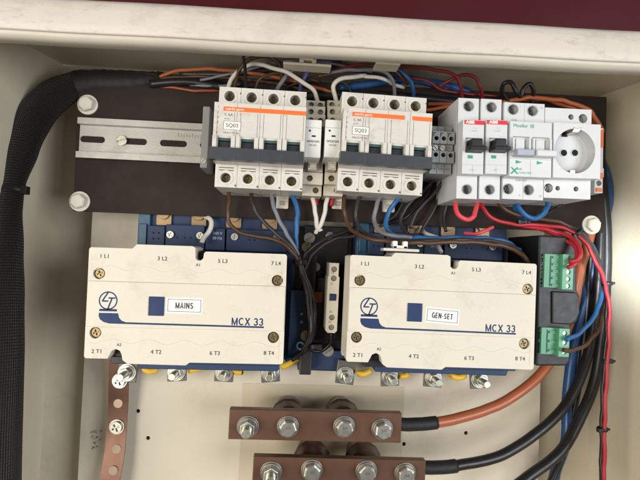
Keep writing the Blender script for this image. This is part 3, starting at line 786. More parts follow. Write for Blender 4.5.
    mb.prism([(X(.068), Y(.575)), (X(.068), Y(.60)), (X(.075), Y(.628)), (X(.09), Y(.652)), (X(.115), Y(.668)), (X(.90), Y(.668)), (X(.90), Y(.656)), (X(.20), Y(.652)), (X(.178), Y(.636)), (X(.168), Y(.615)), (X(.162), Y(.575))][::1], z, zz) if False else None
    P = [(X(.065), Y(.572)), (X(.065), Y(.60)), (X(.072), Y(.628)), (X(.09), Y(.650)), (X(.12), Y(.662)), (X(.895), Y(.670)), (X(.895), Y(.655)), (X(.20), Y(.647)), (X(.178), Y(.634)), (X(.166), Y(.610)), (X(.160), Y(.572))]
    mb.prism(P, z-.2, zz)
    mb.prism([(X(.065), Y(.557)), (X(.155), Y(.557)), (X(.152), Y(.537)), (X(.068), Y(.537))], z-.2, zz)
    # roundel: two letters in a circle
    lx, ly = X(.108), Y(.465); RR = 6.9*W/160
    mb.ring(lx, ly, z-.1, zz, RR-.5, RR+.5, 40)
    def stroke(a, b, wd):
        a = Vector(a)*RR; b = Vector(b)*RR; d = (b-a).normalized(); nn = Vector((-d.y, d.x))*wd/2
        mb.prism([(lx+p.x, ly+p.y) for p in (a-nn, b-nn, b+nn, a+nn)], z-.1, zz)
    stroke((-.02, .97), (-.66, -.06), 1.15); mb.prism([(lx+u*RR, ly+v*RR) for u, v in ((-.72, -.15), (-.02, -.15), (.06, .02), (-.64, .02))], z-.1, zz+.012)
    mb.prism([(lx+u*RR, ly+v*RR) for u, v in ((-.02, .22), (.80, .22), (.86, .39), (.06, .39))], z-.1, zz)
    stroke((.42, .24), (.0, -.98), 1.15)
    mb.build('brand_lettering', blue_ink, cov)
    mb = MB(); mb.prism(rect(X(.31), X(.387), Y(.585), Y(.42)), z-.3, z+1.0); mb.build('indicator', blue_ink, cov, bevel=.4)
    # name sticker
    sx, sy = t.l(*sticker_px, z+.5); a = labangle
    sw, sh = 28.5, 12.6
    if lab != 'MAINS': sw, sh = 28.2, 12.6
    def rot(p): return (sx+p[0]*math.cos(a)-p[1]*math.sin(a), sy+p[0]*math.sin(a)+p[1]*math.cos(a))
    mb = MB(); mb.prism([rot(p) for p in rect(-sw/2, sw/2, -sh/2, sh/2)], z-.05, z+.25); st = mb.build('name_sticker', white_ink, cov)
    mb = MB()
    w2, h2 = sw/2-1.4, sh/2-1.4
    for qd in (rect(-w2, w2, h2-.35, h2), rect(-w2, w2, -h2, -h2+.35), rect(-w2, -w2+.35, -h2+.35, h2-.35), rect(w2-.35, w2, -h2+.35, h2-.35)):
        mb.prism([rot(p) for p in qd], z+.2, z+.33)
    mb.grotesk(lab, sx, sy, z+.33, 4.6 if lab == 'MAINS' else 4.4, .17, ang=a, sx=.80 if lab == 'MAINS' else .74, gap=.17)
    mb.build('sticker_lettering', ink, st)
    return t, X, Y, z
c1, X1_, Y1_, z1_ = contactor([(87.5, 246.5), (288, 252), (84.5, 362), (282, 367)], 'cream fronted contactor with MAINS sticker, nearer the braided cable sleeve', 'MAINS', math.radians(-.2), 'cream fronted contactors', (184.3, 305.7))
c2, X2_, Y2_, z2_ = contactor([(350.5, 254), (537.5, 262), (346, 365.5), (534, 372)], 'cream fronted contactor with GEN-SET sticker, beside the black controller', 'GEN-SET', math.radians(-3.2), 'cream fronted contactors', (442.5, 316))

# lower terminals
def lower_terminals(t, pts):
    for i, (px, py) in enumerate(pts):
        x, y = t.l(px, py, 36)
        mb = MB(); a = (-.1, .06, -.04, .1)[i]
        s = 8.9
        mb.prism([(x+s*(u*math.cos(a)-v*math.sin(a)), y+s*(u*math.sin(a)+v*math.cos(a))) for u, v in ((-1, -1), (1, -1), (1, 1.5), (-1, 1.5))], 29, 31.5)
        pl = mb.build('terminal_plate', mat('dull_plate', (.13, .125, .11), .5, .7, var=.25, scale=90, dirt=.4), t.e, bevel=.6)
        mb = MB(); mb.ring(x, y, 31.5, 33, .2, 8.3, 30); mb.ring(x, y, 33, 34.4, .2, 7.0, 30); mb.build('washer', bolt_m, pl, bevel=.25)
        mb = MB(); mb.cyl(x, y, 34.4, 39.2, 5.7, 6, rot=.3+i*.5); mb.build('nut', bolt_m, pl, bevel=.5)
        mb = MB(); mb.cyl(x, y, 39, 51, 3.1, 18)
        for k in range(10): mb.ring(x, y, 40+k*1.2, 40.6+k*1.2, 2.95, 3.2, 18)
        mb.build('stud', mat('stud_zinc', (.50, .50, .40), .3, .85, var=.2, scale=200), pl, bevel=.35)
lower_terminals(c1, [(125.5, 373.5), (175.5, 373), (223.5, 373.5), (270, 374)])
lower_terminals(c2, [(346, 376), (391, 378), (434.5, 379), (481, 380.5)])
# yellow sleeves between terminals
for i, (a, b, lb) in enumerate([((143, 369.5), (157, 370), 'yellow sleeved wire end just right of the first lower terminal, MAINS contactor'), ((189, 370.5), (204, 366.5), 'yellow sleeved wire end right of the second lower terminal, MAINS contactor'), ((233, 372), (241, 372), 'yellow sleeved wire end right of the third lower terminal, MAINS contactor'), ((281, 367), (298, 358), 'fat yellow sleeved wire end right of the fourth lower terminal, MAINS contactor'), ((357, 374), (370, 371), 'yellow sleeved wire end right of the first lower terminal, GEN-SET contactor'), ((399, 376), (407, 375), 'yellow sleeved wire end right of the second lower terminal, GEN-SET contactor'), ((450, 376), (464, 376), 'yellow sleeved wire end right of the third lower terminal, GEN-SET contactor')]):
    P = [(a[0], a[1], 34), ((a[0]+b[0])/2, (a[1]+b[1])/2+.6, 33), (b[0], b[1], 31)]
    wire('wire_sleeve', lb, P, 3.3 if i == 3 else 2.9, 'white', 'wire sleeve', 'yellow sleeved wire ends', mtl=yellow)

# ---- interlock between contactors
t = Thing('mechanical_interlock', 'black and navy interlock unit between the two contactors', 'interlock', 320, 300, .0, roll=-.01)
a_, b_, c_, d_ = t.rect(301, 226, 346, 371, 18)
mb = MB(); mb.box(a_, b_, c_, d_, 2, 18); mb.box(a_+1, a_+12, c_+2, d_-28, 18, 44); mb.box(a_+14, b_-3, c_+32, d_-50, 18, 30); mb.build('interlock_body', black, t.e, bevel=1)
a2, b2, c2_, d2 = t.rect(299, 350, 350, 366, 24); MB().box(a2, b2, c2_-4, d2, 18.2, 25).build('lower_flange', navy, t.e, bevel=.8)
a2, b2, c2_, d2 = t.rect(289, 290, 304, 360, 40); MB().box(a2, b2, c2_, d2, 18.2, 40).build('side_rail', navy, t.e, bevel=.8)
for px, py, z, r_, mm in ((309.5, 238, 20, 4.2, bolt_m), (306.5, 247, 20, 3.6, yzinc), (316, 267, 20, 3.0, bolt_m), (328, 351, 26, 4.3, bolt_m), (306, 336, 45, 3.8, yzinc), (330, 236, 20, 3.0, bolt_m)):
    x, y = t.l(px, py, z); mb = MB(); screw_head(mb, x, y, z+.8, r_, 'slot' if py in (351, 238) else 'cross', .6, 1.6); mb.ring(x, y, z-.6, z, r_, r_+1.2); mb.build('interlock_screw', mm, t.e, bevel=.25)
x, y = t.l(300.5, 346, 46); mb = MB(); mb.ring(x, y, 44, 46, 2.2, 4.0, 24); mb.build('blue_ring', mat('pale_blue_plastic', (.2, .38, .5), .4), t.e, bevel=.3)
x0, x1, y0, y1 = t.rect(314, 292, 322.5, 302.5, 34); MB().box(x0, x1, y0, y1, 29.8, 35).build('position_flag', mat('burnt_orange', (.30, .06, .025), .5), t.e, bevel=.5)
mb = MB()
for px, py in ((301.5, 314), (301.5, 322)):
    x, y = t.l(px, py, 44); mb.cyl(x, y, 44, 44.3, 1.2, 12)
mb.build('rivet', zinc, t.e)
t = Thing('auxiliary_contact', 'narrow cream auxiliary contact block between the contactors', 'auxiliary contact', 332.5, 298, .030, roll=-.01)
x0, x1, y0, y1 = t.rect(327, 263, 338.5, 333, 34)
H = y1-y0; xm = (x0+x1)/2
mb = MB(); mb.prism([(x0, y0+2), (x0+2, y0), (x1-2, y0), (x1, y0+2), (x1, y0+H*.8), (x1-1, y0+H*.81), (x1-1, y1), (x0+.8, y1), (x0+.8, y0+H*.81), (x0, y0+H*.8)], 0, 34,
               holes=[(circ(xm, y0+H*f, 2.5, 16), 3) for f in (.08, .22, .78, .91)] + [(rect(xm-3, xm+3, y0+H*.46, y0+H*.56), 4)])
mb.build('contact_body', mat('aux_cream', (.64, .60, .50), .45, var=.08, dirt=.3), t.e, bevel=.5)
for f in (.08, .22, .78, .91): terminal_screw(t.e, xm, y0+H*f, 32.6, 2.1, bolt_m)
mb = MB()
for f, tx in ((.155, '22'), (.30, '14'), (.70, '21'), (.86, '13')): mb.text(tx, xm-1.5, y0+H*f, 34.1, 2.6)
mb.build('lettering', ink, t.e)
MB().box(xm-2.6, xm+2.6, y0+H*.47, y0+H*.55, 30, 35.5).build('slider', navy, t.e, bevel=.3)

# wire clip bracket above the GEN-SET cover
t = Thing('tie_mount', 'cream tie mount clipped on top of the GEN-SET contactor', 'tie mount', 401, 249, .085, roll=c2.roll)
x0, x1, y0, y1 = t.rect(383, 248.5, 419, 251.5, 12); mb = MB(); mb.box(x0, x1, y0, y1, 0, 14); mb.build('mount_base', cover_m, t.e, bevel=.8)
x0, x1, y0, y1 = t.rect(393, 241, 408, 249, 10); mb = MB(); mb.box(x0, x0+4, y0, y1, 2, 10); mb.box(x1-4, x1, y0, y1, 2, 10); mb.box(x0, x1, y0, y0+3, 2, 10); mb.build('tie_saddle', white_ink, t.e, bevel=.8)

# ================================================================== CONTROLLER
t = Thing('controller_module', 'black controller box with two green plug connectors', 'controller', 558, 300, .012, roll=-.015)
cx = lambda a, b, z: t.l(a, b, z)
z = 62
o1 = [cx(*p, z) for p in ((536, 366), (566, 366), (570, 362), (571, 326), (577, 322), (580, 314), (580, 296), (577, 290), (577, 241), (574, 237), (539, 235))]
mb = MB(); mb.prism(o1, 0, z); o2 = [cx(*p, z) for p in ((537, 365), (547, 365), (547, 236), (539, 236))]; 
mb.build('housing', black, t.e, bevel=1.6, seg=3)
mb = MB(); P = [cx(*p, z+2) for p in ((552, 324), (571, 325), (577, 320), (580, 313), (580, 298), (576, 292), (552, 291))]; mb.prism(P, z-1, z+2, taper=.03); mb.build('housing_hump', black, t.e, bevel=.9, seg=3)
def plug(a, b, npin, label):
    x0, x1, y0, y1 = t.rect(a[0], a[1], b[0], b[1], z+6)
    W = x1-x0
    mb = MB()
    xs = x0+W*.58
    mb.box(x0, xs, y0+.8, y1-.4, z-2, z+3)
    pit = (y1-y0)/npin
    mb.prism(rect(xs+.1, x1, y0, y1), z-2, z+8, holes=[(circ((xs+x1)/2+.6, y0+pit*(i+.5), min(2.0, pit*.36), 14), 3) for i in range(npin)])
    for i in range(npin): mb.box(x0+W*.30, xs, y0+pit*(i+.5)-1.0, y0+pit*(i+.5)+1.0, z+2.8, z+4.5)
    g = mb.build('plug_connector', green, t.e, bevel=.35)
    mb = MB()
    for i in range(npin):
        screw_head(mb, (xs+x1)/2+.6, y0+pit*(i+.5), z+6.8, min(1.8, pit*.33), 'slot', .5+i, 1)
    mb.build('clamp_screw', bolt_m, g)
    mb = MB(); mb.box(x0+W*.20, x0+W*.26, y0+2, y1-2, z+3, z+3.1)
    for i in range(npin): mb.box(x0+W*.34, xs-.6, y0+pit*(i+.5)-.25, y0+pit*(i+.5)+.25, z+4.5, z+4.6)
    mb.build('slot_line', mat('dark_green', (.01, .07, .04), .5), g)
plug((546, 254), (572, 289), 5, '')
plug((543, 328), (568, 356), 3, '')
mb = MB()
x, y = cx(541.6, 271, z); mb.text('+ - MODBUS  C F', x, y, z+.1, 3.6, ang=-PI/2, bold=.01)
for tx, py in (('+', 331), ('N', 341), ('L', 352)):
    x, y = cx(539.8, py, z); mb.text(tx, x, y, z+.1, 3.6, bold=.02)
mb.build('lettering', mat('module_ink', (.45, .46, .46), .5), t.e)

# ================================================================== COPPER BARS
def busbar(tl, tr, h, w, label, bolts, supports, shrink_px):
    zc = w
    t = Thing('copper_busbar', label, 'busbar', (tl[0]+tr[0])/2, (tl[1]+tr[1])/2+h/2, w, roll=roll_of(tl, tr, w+.008), group='horizontal copper bars on brown insulators')
    a = t.l(*tl, 8); b = t.l(*tr, 8); c = t.l(tl[0]+(tr[0]-tl[0])/2, (tl[1]+tr[1])/2+h, 8)[1]
    x0, x1, y1, y0 = a[0], b[0], (a[1]+b[1])/2, c
    mb = MB(); mb.box(x0, x1, y0, y1, 0, 8); mb.build('bar', copper, t.e, bevel=.5)
    for px, py, st in bolts:
        x, y = t.l(px, py, 12)
        mb = MB(); mb.ring(x, y, 8, 9.3, .2, 9.6, 32); mb.ring(x, y, 9.3, 10.8, .2, 8.3, 32)
        wsh = mb.build('washer', zinc, t.e, bevel=.25)
        if st == 'stud':
            mb = MB(); mb.cyl(x, y, 10.8, 17, 7.1, 6, rot=.5); mb.build('nut', bolt_m, wsh, bevel=.6)
            mb = MB(); mb.cyl(x, y, 17, 27, 4.0, 18)
            for k in range(7): mb.ring(x, y, 17.6+k*1.3, 18.3+k*1.3, 3.9, 4.2, 18)
            mb.build('stud', MC['stud_zinc'], wsh, bevel=.5)
        else:
            mb = MB(); hexbolt(mb, x, y, 10.8, 0, 7.9, 0, 5.5, ang=.1+px*.37, washer=False); mb.build('hex_head', bolt_m, wsh, bevel=.5)
            mb = MB(); mb.text('8.8', x, y+1.2, 16.75, 3.2, bold=.02); mb.build('head_marking', zinc, wsh)
    return t
b1 = busbar((229.5, 409), (402, 413.5), 30, .052, 'copper bar of the upper pair, its cable sleeve leading to an orange cable', [(247.5, 428, 'stud'), (288, 428, 'hex'), (344.5, 428, 'hex'), (383, 430.5, 'hex')], None, None)
b2 = busbar((253.5, 456.5), (426, 461), 30, .052, 'copper bar at the lower photo edge, its cable sleeve leading to a black cable', [(271, 474, 'stud'), (312, 472, 'hex'), (367, 473, 'hex'), (406, 475, 'hex')], None, None)
def support(px, py, w1, label):
    p1 = at(px, py, w1)
    t = Thing('insulator', label, 'insulator', px, py, w1, group='brown insulators behind the copper bars')
    zb = -w1*1000+.5
    mb = MB(); prof = [(0, 9.5), (-.08, 12.2), (-.22, 14.5), (-.42, 16), (-.5, 17.4), (-.58, 16), (-.78, 14.5), (-1, 12.5)]
    n = 6
    for i in range(len(prof)-1):
        mb.cyl(0, 0, -prof[i+1][0]*zb*1.0 if False else zb*(-prof[i+1][0]), zb*(-prof[i][0]), prof[i+1][1], 12, r1=prof[i][1], rot=.26, cap=False, sm=True)
    mb.cyl(0, 0, -.4, -.05, 9.5, 12, rot=.26)
    mb.build('insulator_body', insul, t.e)
for px, py, lb in ((288, 428, 'dark brown faceted insulator behind the left half of the upper copper bar'), (344.5, 428, 'dark brown faceted insulator behind the right half of the upper copper bar'), (313, 472, 'dark brown faceted insulator behind the left half of the lower copper bar'), (367, 473, 'dark brown faceted insulator behind the right half of the lower copper bar')):
    support(px, py-2, .052, lb)
# insulating sheet behind the bars
t = Thing('insulating_sheet', 'tan insulating sheet stuck on the mounting plate behind the copper bars', 'sheet', 320, 430, .0003)
x0, x1, y0, y1 = t.rect(240, 385, 402, 520, 0)
mb = MB(); mb.prism(rect(x0, x1, y0, y1), 0, .22); o = mb.build('sheet_film', sheet_m, t.e)

# cables on the copper bars
wire('cable', 'orange brown thick cable curving from the upper copper bar behind the controller', [(398, 424, 54), (412, 424.5, 54), (440, 422, 50), (470, 415, 44), (500, 404, 38), (525, 388, 32), (543, 371, 26), (560, 345, 18), (573, 310, 14), (580, 270, 12), (590, 235, 10), (596, 205, 10)], 4.9, 'ocable', 'cable', seg=16, parts=[('heat_shrink', 0, 15, 6.0, shrink)])
wire('cable', 'thick black cable curving from the lower copper bar, left of the other black cable', [(420, 467, 54), (436, 467.5, 54), (460, 465, 50), (502, 455, 44), (543, 428, 36), (569, 400, 28), (586, 361, 20), (594, 320, 16), (599, 270, 14), (601, 225, 12), (598, 185, 10), (594, 150, 8)], 4.9, 'black', 'cable', seg=16, parts=[('heat_shrink', 0, 15, 6.0, shrink)])
wire('cable', 'thick black cable sweeping from the lower photo edge up past the plate corner', [(500, 498, 44), (528, 477, 40), (560, 452, 34), (579, 420, 28), (595, 380, 22), (602, 330, 18), (606, 275, 14), (606, 225, 12), (602, 180, 10), (598, 140, 8)], 5.2, 'black', 'cable', seg=16)
wire('cable', 'thick dark blue cable running down behind the black cables on the right', [(548, 500, 22), (556, 470, 20), (566, 440, 16), (567, 400, 12), (573, 350, 8), (585, 300, 6), (597, 255, 8), (605, 215, 10), (606, 190, 10), (600, 172, 8), (590, 160, 6)], 5.0, 'dblue', 'cable', seg=16)
wire('cable', 'second dark blue cable, thinner, beside the black controller housing', [(552, 500, 12), (562, 450, 8), (574, 400, 4), (580, 340, 2), (588, 290, 2), (600, 240, 4), (610, 200, 8), (606, 170, 8), (596, 155, 6)], 3.4, 'dblue', 'cable', seg=12)
wire('cable', 'thin black cable hugging the right of the controller box', [(540, 500, 26), (560, 462, 22), (576, 400, 10), (584, 340, 10), (588, 290, 8), (592, 240, 6), (596, 200, 4)], 3.4, 'black', 'cable', seg=12)

# perforated strip at the left
t = Thing('earth_strip', 'perforated flat copper earth strip hanging below the MAINS contactor', 'earth strip', 118, 420, .012)
pc = [(119, 360, 20), (119, 385, 17), (118.5, 405, 14), (117, 427, 13), (115.5, 448, 14), (112, 470, 16), (107, 495, 18)]
C = [p*1000 for p in catmull([at(a, b, c/1000) for a, b, c in pc], 6)]
mb = MB(); hw = 9.3; n0 = len(C)
for i, p in enumerate(C):
    tn = (C[min(i+1, n0-1)]-C[max(0, i-1)]).normalized(); sd = Vector((tn.y, -tn.x, 0)).normalized()
    q = p-t.o*1000
    for s_, dz in ((1, 0), (1, 1.6), (-1, 1.6), (-1, 0)):
        mb.v.append((q.x-sd.x*hw*s_*-1, q.y-sd.y*hw*s_*-1, q.z+dz))
for i in range(n0-1):
    for k in range(4):
        j = (k+1) % 4; mb.face([i*4+k, (i+1)*4+k, (i+1)*4+j, i*4+j])
mb.face([0, 1, 2, 3]); mb.face([(n0-1)*4+k for k in (3, 2, 1, 0)])
mb.build('strip', copper, t.e)
for px, py, zz in ((118, 403.5, 4.2), (116.5, 449, 3.9), (113, 470.5, 6.2)):
    x, y = t.l(px, py, zz); mb = MB(); mb.cyl(x, y, zz-1.0, zz+.25, 4.2, 24); mb.build('punched_hole', tin, t.e)
for px, py, zz in ((119.5, 381, 8), (116.5, 427, 4)):
    x, y = t.l(px, py, zz); mb = MB(); mb.ring(x, y, zz-1.5, zz, .2, 7.2, 26); mb.build('washer', bolt_m, t.e, bevel=.2)
    mb = MB(); screw_head(mb, x, y, zz+2.6, 5.6, 'cross', .5, 2.6); mb.build('strip_screw', bolt_m, t.e, bevel=.6)

# ================================================================== BRAIDED SLEEVE BUNDLE
pts = [(168, 81, 34), (150, 81, 34), (120, 82, 34), (98, 82, 34), (75, 86, 34), (52, 98, 36), (33, 120, 40), (22, 150, 48), (14, 185, 58), (10, 210, 64), (8, 250, 72), (5, 300, 80), (3, 360, 88), (0, 430, 94), (-3, 520, 98)]
rad = [6, 8.5, 10.5, 11, 13, 15.5, 16, 13.5, 8.8, 9.5, 11.5, 14, 15, 15.5, 16]
P = path(pts, 10); RR = []
for i in range(len(rad)-1):
    for k in range(10):
        tt = k/10; tt = tt*tt*(3-2*tt); RR.append(rad[i]*(1-tt)+rad[i+1]*tt)
RR.append(rad[-1])
base = P[0].copy()
root = bpy.data.objects.new('cable_sleeve', None); COL.objects.link(root); root.matrix_world = P2W @ Matrix.Translation(base/1000)
tag(root, 'fat black braided cable sleeve bending down the left wall', 'cable sleeve')
mb = MB(); mb.tube([p-base for p in P[28:]], RR[28:], 32, flat=.8); mb.build('braid', braid, root)
mb = MB(); mb.tube([p-base for p in P[:40]], [r*1.03+.25*math.sin(i*1.7) for i, r in enumerate(RR[:40])], 20, flat=.8); mb.build('tape_wrap', shrink, root)
mb = MB(); mb.tube([p-base for p in P[2:7]], [r+1.6 for r in RR[2:7]], 20, flat=.85); mb.build('end_collar', shrink, root, bevel=.5)
mb = MB(); mb.tube([p-base for p in P[81:84]], [r+1.0 for r in RR[81:84]], 24, flat=.8)
q = P[82]-base; mb.box(q.x+7, q.x+13, q.y-3, q.y+4, q.z-3, q.z+4); mb.build('cable_tie', black, root, bevel=.5)
t = Thing('tie_anchor', 'small white wall anchor holding the braided sleeve at left', 'anchor', 3, 190, .05)
mb = MB(); mb.box(-14, 6, -5, 5, -4, 4); mb.build('anchor_base', white_ink, t.e, bevel=1)

# ceiling tie mounts
for px, py, w_, lb in ((306, 65, .07, 'wider white adhesive tie mount on the ceiling above the relays'), (386, 64, .09, 'small white adhesive tie mount on the ceiling above the right four pole breaker')):
    t = Thing('tie_mount', lb, 'tie mount', px, py, w_)
    s_ = 1.0 if px < 350 else .5
    mb = MB(); mb.box(-20*s_, 22*s_, -3.4, -1.0, -8, 8); mb.build('pad', wall_m, t.e, bevel=.8)
    mb = MB(); mb.box(-6, -2, -1, 13, -4, 4); mb.box(5, 9, -1, 13, -4, 4); mb.box(-6, 9, 3, 6, -4, 4); mb.build('saddle', wall_m, t.e, bevel=.8)

# ================================================================== WIRES
W_ = wire
TG = 'thin wires along the cabinet top'
W_('wire', 'bright orange wire leaving the sleeve end and arching over the first breaker', [(160, 77, 40), (172, 72, 44), (200, 69, 48), (235, 71, 50), (270, 76, 52), (300, 83, 50), (330, 92, 46), (345, 98, 44)], 1.7, 'orange', group=TG)
W_('wire', 'pale grey wire running straight from the sleeve end behind the first breaker', [(160, 83, 40), (185, 84, 44), (215, 86, 46), (240, 84, 46)], 1.5, 'grey', group=TG)
W_('wire', 'dull red wire, lowest of those leaving the sleeve end', [(160, 86, 40), (175, 88, 42), (200, 91, 44), (222, 90, 42)], 1.4, 'rust', group=TG)
W_('wire', 'dark brown wire just beneath the bright orange one at the sleeve end', [(160, 79, 42), (180, 77, 44), (210, 77, 46), (250, 80, 48), (290, 86, 46), (330, 99, 42)], 1.5, 'brown', group=TG)
W_('wire', 'white wire arching from the first breaker to the left relay socket', [(226, 92, 48), (234, 76, 58), (246, 66, 62), (262, 65, 66), (285, 72, 68), (303, 82, 66), (314, 92, 62), (319, 104, 56)], 1.9, 'white', group=TG)
W_('wire', 'brown wire making a tall loop up to the ceiling above the first breaker', [(234, 92, 46), (237, 76, 58), (246, 62, 64), (258, 56, 66), (272, 58, 66), (281, 68, 62), (282, 84, 54)], 1.9, 'brown', group=TG)
W_('wire', 'black wire hanging from the lip above the first breaker', [(243, 50, 90), (244, 62, 80), (246, 78, 60), (245, 92, 46)], 1.5, 'dark', group=TG)
W_('wire', 'grey wire into the third terminal of the first breaker', [(276, 96, 50), (280, 84, 60), (290, 72, 62), (304, 66, 60), (330, 62, 54)], 1.9, 'grey', group=TG)
W_('wire', 'purple blue wire into the fourth terminal of the first breaker', [(298, 97, 50), (302, 84, 60), (308, 70, 62), (316, 62, 58), (340, 60, 50)], 1.9, 'purple', group=TG)
W_('wire', 'white wire looping from the right relay socket over the second breaker', [(338, 108, 56), (335, 96, 62), (334, 86, 66), (340, 79, 68), (352, 77, 66), (366, 76, 62)], 2.0, 'white', group=TG)
W_('wire', 'short white wire descending to the third terminal of the second breaker', [(364, 76, 64), (380, 78, 62), (394, 84, 56), (404, 88, 48)], 1.7, 'white', group=TG)
W_('wire', 'beige grey wire dropping into the second terminal gap of the second breaker', [(330, 72, 60), (352, 70, 64), (375, 70, 66), (388, 74, 66), (394, 84, 62), (394, 98, 50)], 1.7, 'grey', group=TG)
W_('wire', 'brown wire just under the ceiling above the second breaker', [(318, 76, 56), (345, 71, 60), (368, 66, 62), (392, 70, 60), (408, 84, 52)], 1.6, 'brown', group=TG)
W_('wire', 'blue wire dropping into the fourth terminal of the second breaker', [(386, 66, 58), (400, 70, 60), (409, 79, 60), (413, 90, 56), (414, 100, 48)], 1.9, 'dblue', group=TG)
W_('cable', 'dark blue cable lying behind the second breaker top', [(340, 88, 42), (370, 84, 44), (405, 80, 44), (440, 84, 44), (470, 92, 42)], 3.6, 'dblue')
W_('cable', 'black cable bunched behind the breakers along the plate top', [(150, 84, 42), (190, 82, 44), (240, 90, 43), (300, 96, 43), (360, 94, 44), (420, 98, 44), (470, 104, 43)], 4.0, 'black')
W_('cable', 'dark brown cable hugging the ceiling behind the tie mounts', [(180, 74, 38), (230, 74, 44), (290, 68, 46), (340, 68, 46), (400, 76, 44), (450, 90, 42)], 3.0, 'dark')
W_('wire', 'dark red wire running right from the ceiling tie mount to the first red striped breaker', [(330, 70, 56), (360, 65, 60), (392, 66, 64), (430, 69, 64), (452, 74, 62), (460, 84, 58), (463, 100, 48)], 1.6, 'dred', group=TG)
W_('wire', 'dark red wire hooping into the second red striped breaker', [(438, 88, 50), (450, 80, 58), (464, 75, 62), (476, 78, 62), (481, 88, 58), (482, 102, 46)], 1.6, 'dred', group=TG)
W_('wire', 'orange brown wire crossing behind the grey terminal blocks toward the breaker side', [(428, 104, 44), (445, 104, 46), (462, 102, 44), (480, 100, 40)], 1.8, 'rust', group=TG)
W_('wire', 'orange wire crossing lower, just above the grey terminal blocks', [(420, 110, 42), (436, 109, 44), (450, 106, 46), (470, 101, 42)], 1.7, 'orange', group=TG)
W_('wire', 'orange wire arching over the socket outlet to the slim terminal block', [(500, 103, 48), (525, 98, 50), (550, 99, 54), (572, 103, 56), (588, 110, 56), (598, 122, 52), (602, 132, 44)], 2.1, 'orange', group=TG)
W_('wire', 'second orange wire, inside the larger one over the socket outlet', [(515, 99, 44), (545, 100, 48), (566, 106, 52), (580, 112, 50), (594, 124, 44)], 1.9, 'rust', group=TG)
W_('wire', 'black looped wire standing over the grey and white lever breaker', [(510, 104, 46), (503, 92, 54), (504, 84, 60), (511, 83, 62), (516, 92, 60), (521, 96, 56), (524, 88, 58), (530, 84, 58), (533, 92, 54), (532, 106, 46)], 2.0, 'black', group=TG)
# below the left breaker
BG = 'wires dropping from the breakers'
W_('wire', 'brown wire from the first terminal under the left four pole breaker', [(229, 184, 70), (229, 200, 60), (228, 212, 56), (231, 225, 55), (243, 234, 55), (262, 237, 58), (282, 243, 62), (294, 254, 60), (300, 266, 56)], 1.8, 'brown', group=BG)
W_('wire', 'dark wire from the second terminal under the left four pole breaker', [(251, 186, 70), (252, 202, 60), (258, 215, 56), (271, 229, 58), (286, 242, 60), (297, 256, 58), (302, 272, 54)], 1.8, 'dark', group=BG)
W_('wire', 'grey wire from the third terminal under the left four pole breaker', [(271, 187, 70), (273, 203, 62), (278, 218, 58), (288, 236, 58), (296, 250, 56), (300, 268, 52)], 1.9, 'grey', group=BG)
W_('wire', 'blue wire from the fourth terminal under the left four pole breaker', [(292, 188, 70), (294, 198, 62), (297, 210, 56), (297, 228, 52), (296, 246, 50), (299, 266, 48)], 2.2, 'blue', group=BG)
def ferr(o, P): pass
W_('wire', 'white wire with red ferrule under the left relay', [(311, 183, 66), (311.5, 193, 62), (314, 205, 56), (316, 216, 52), (317, 227, 48), (321, 231, 46)], 2.0, 'white', group=BG, parts=[('ferrule', 0, 8, 2.7, wm('ferrule'))])
W_('wire', 'white wire with red ferrule under the right relay', [(328.5, 184, 66), (328, 194, 62), (326, 206, 56), (323, 218, 52), (319, 228, 48), (316, 233, 44)], 2.0, 'white', group=BG, parts=[('ferrule', 0, 8, 2.7, wm('ferrule'))])
for lb, a, b in (('short dark red ferrule tucked under the left relay socket', (315, 196), (316, 204)), ('short dark red ferrule tucked under the right relay socket', (332, 196), (331, 205))):
    W_('ferrule', lb, [(a[0], a[1], 58), ((a[0]+b[0])/2, (a[1]+b[1])/2, 56), (b[0], b[1], 54)], 2.0, 'ferrule', 'ferrule')
W_('wire', 'brown wire from the right four pole breaker, first terminal, to the GEN-SET cover top', [(345, 190, 70), (344, 203, 62), (345, 216, 58), (352, 230, 64), (368, 238, 80), (392, 242, 88), (425, 243, 88), (465, 242, 84), (498, 245, 78), (518, 252, 70), (530, 264, 60), (532, 276, 50)], 2.0, 'brown', group=BG)
W_('wire', 'dark wire from the second terminal under the right four pole breaker', [(362, 192, 70), (357, 206, 62), (356, 220, 60), (364, 233, 70), (384, 240, 84), (420, 241, 86), (470, 240, 82), (504, 243, 72), (524, 254, 60)], 1.8, 'dark', group=BG)
W_('wire', 'grey wire from the third terminal under the right four pole breaker', [(382, 194, 70), (376, 207, 62), (374, 220, 62), (380, 231, 70), (394, 236, 78), (412, 238, 80)], 2.0, 'grey', group=BG)
W_('wire', 'blue wire from the fourth terminal under the right four pole breaker', [(404, 194, 70), (394, 204, 64), (387, 216, 62), (387, 228, 66), (396, 236, 74), (420, 238, 78), (468, 238, 76), (500, 240, 70), (520, 250, 60)], 2.1, 'blue', group=BG)
W_('wire', 'black wire from under the grey terminal blocks curving to the GEN-SET cover', [(440, 172, 60), (424, 190, 56), (408, 205, 54), (400, 222, 56), (408, 234, 66)], 1.7, 'dark', group=BG)
W_('wire', 'second black wire under the grey terminal blocks, further right', [(448, 172, 58), (434, 194, 54), (418, 210, 50), (410, 228, 52)], 1.7, 'dark', group=BG)
W_('wire', 'dark blue wire bending over the upper right corner of the GEN-SET contactor', [(420, 240, 60), (460, 238, 62), (495, 240, 62), (515, 248, 56), (527, 262, 48)], 2.0, 'dblue', group=BG)
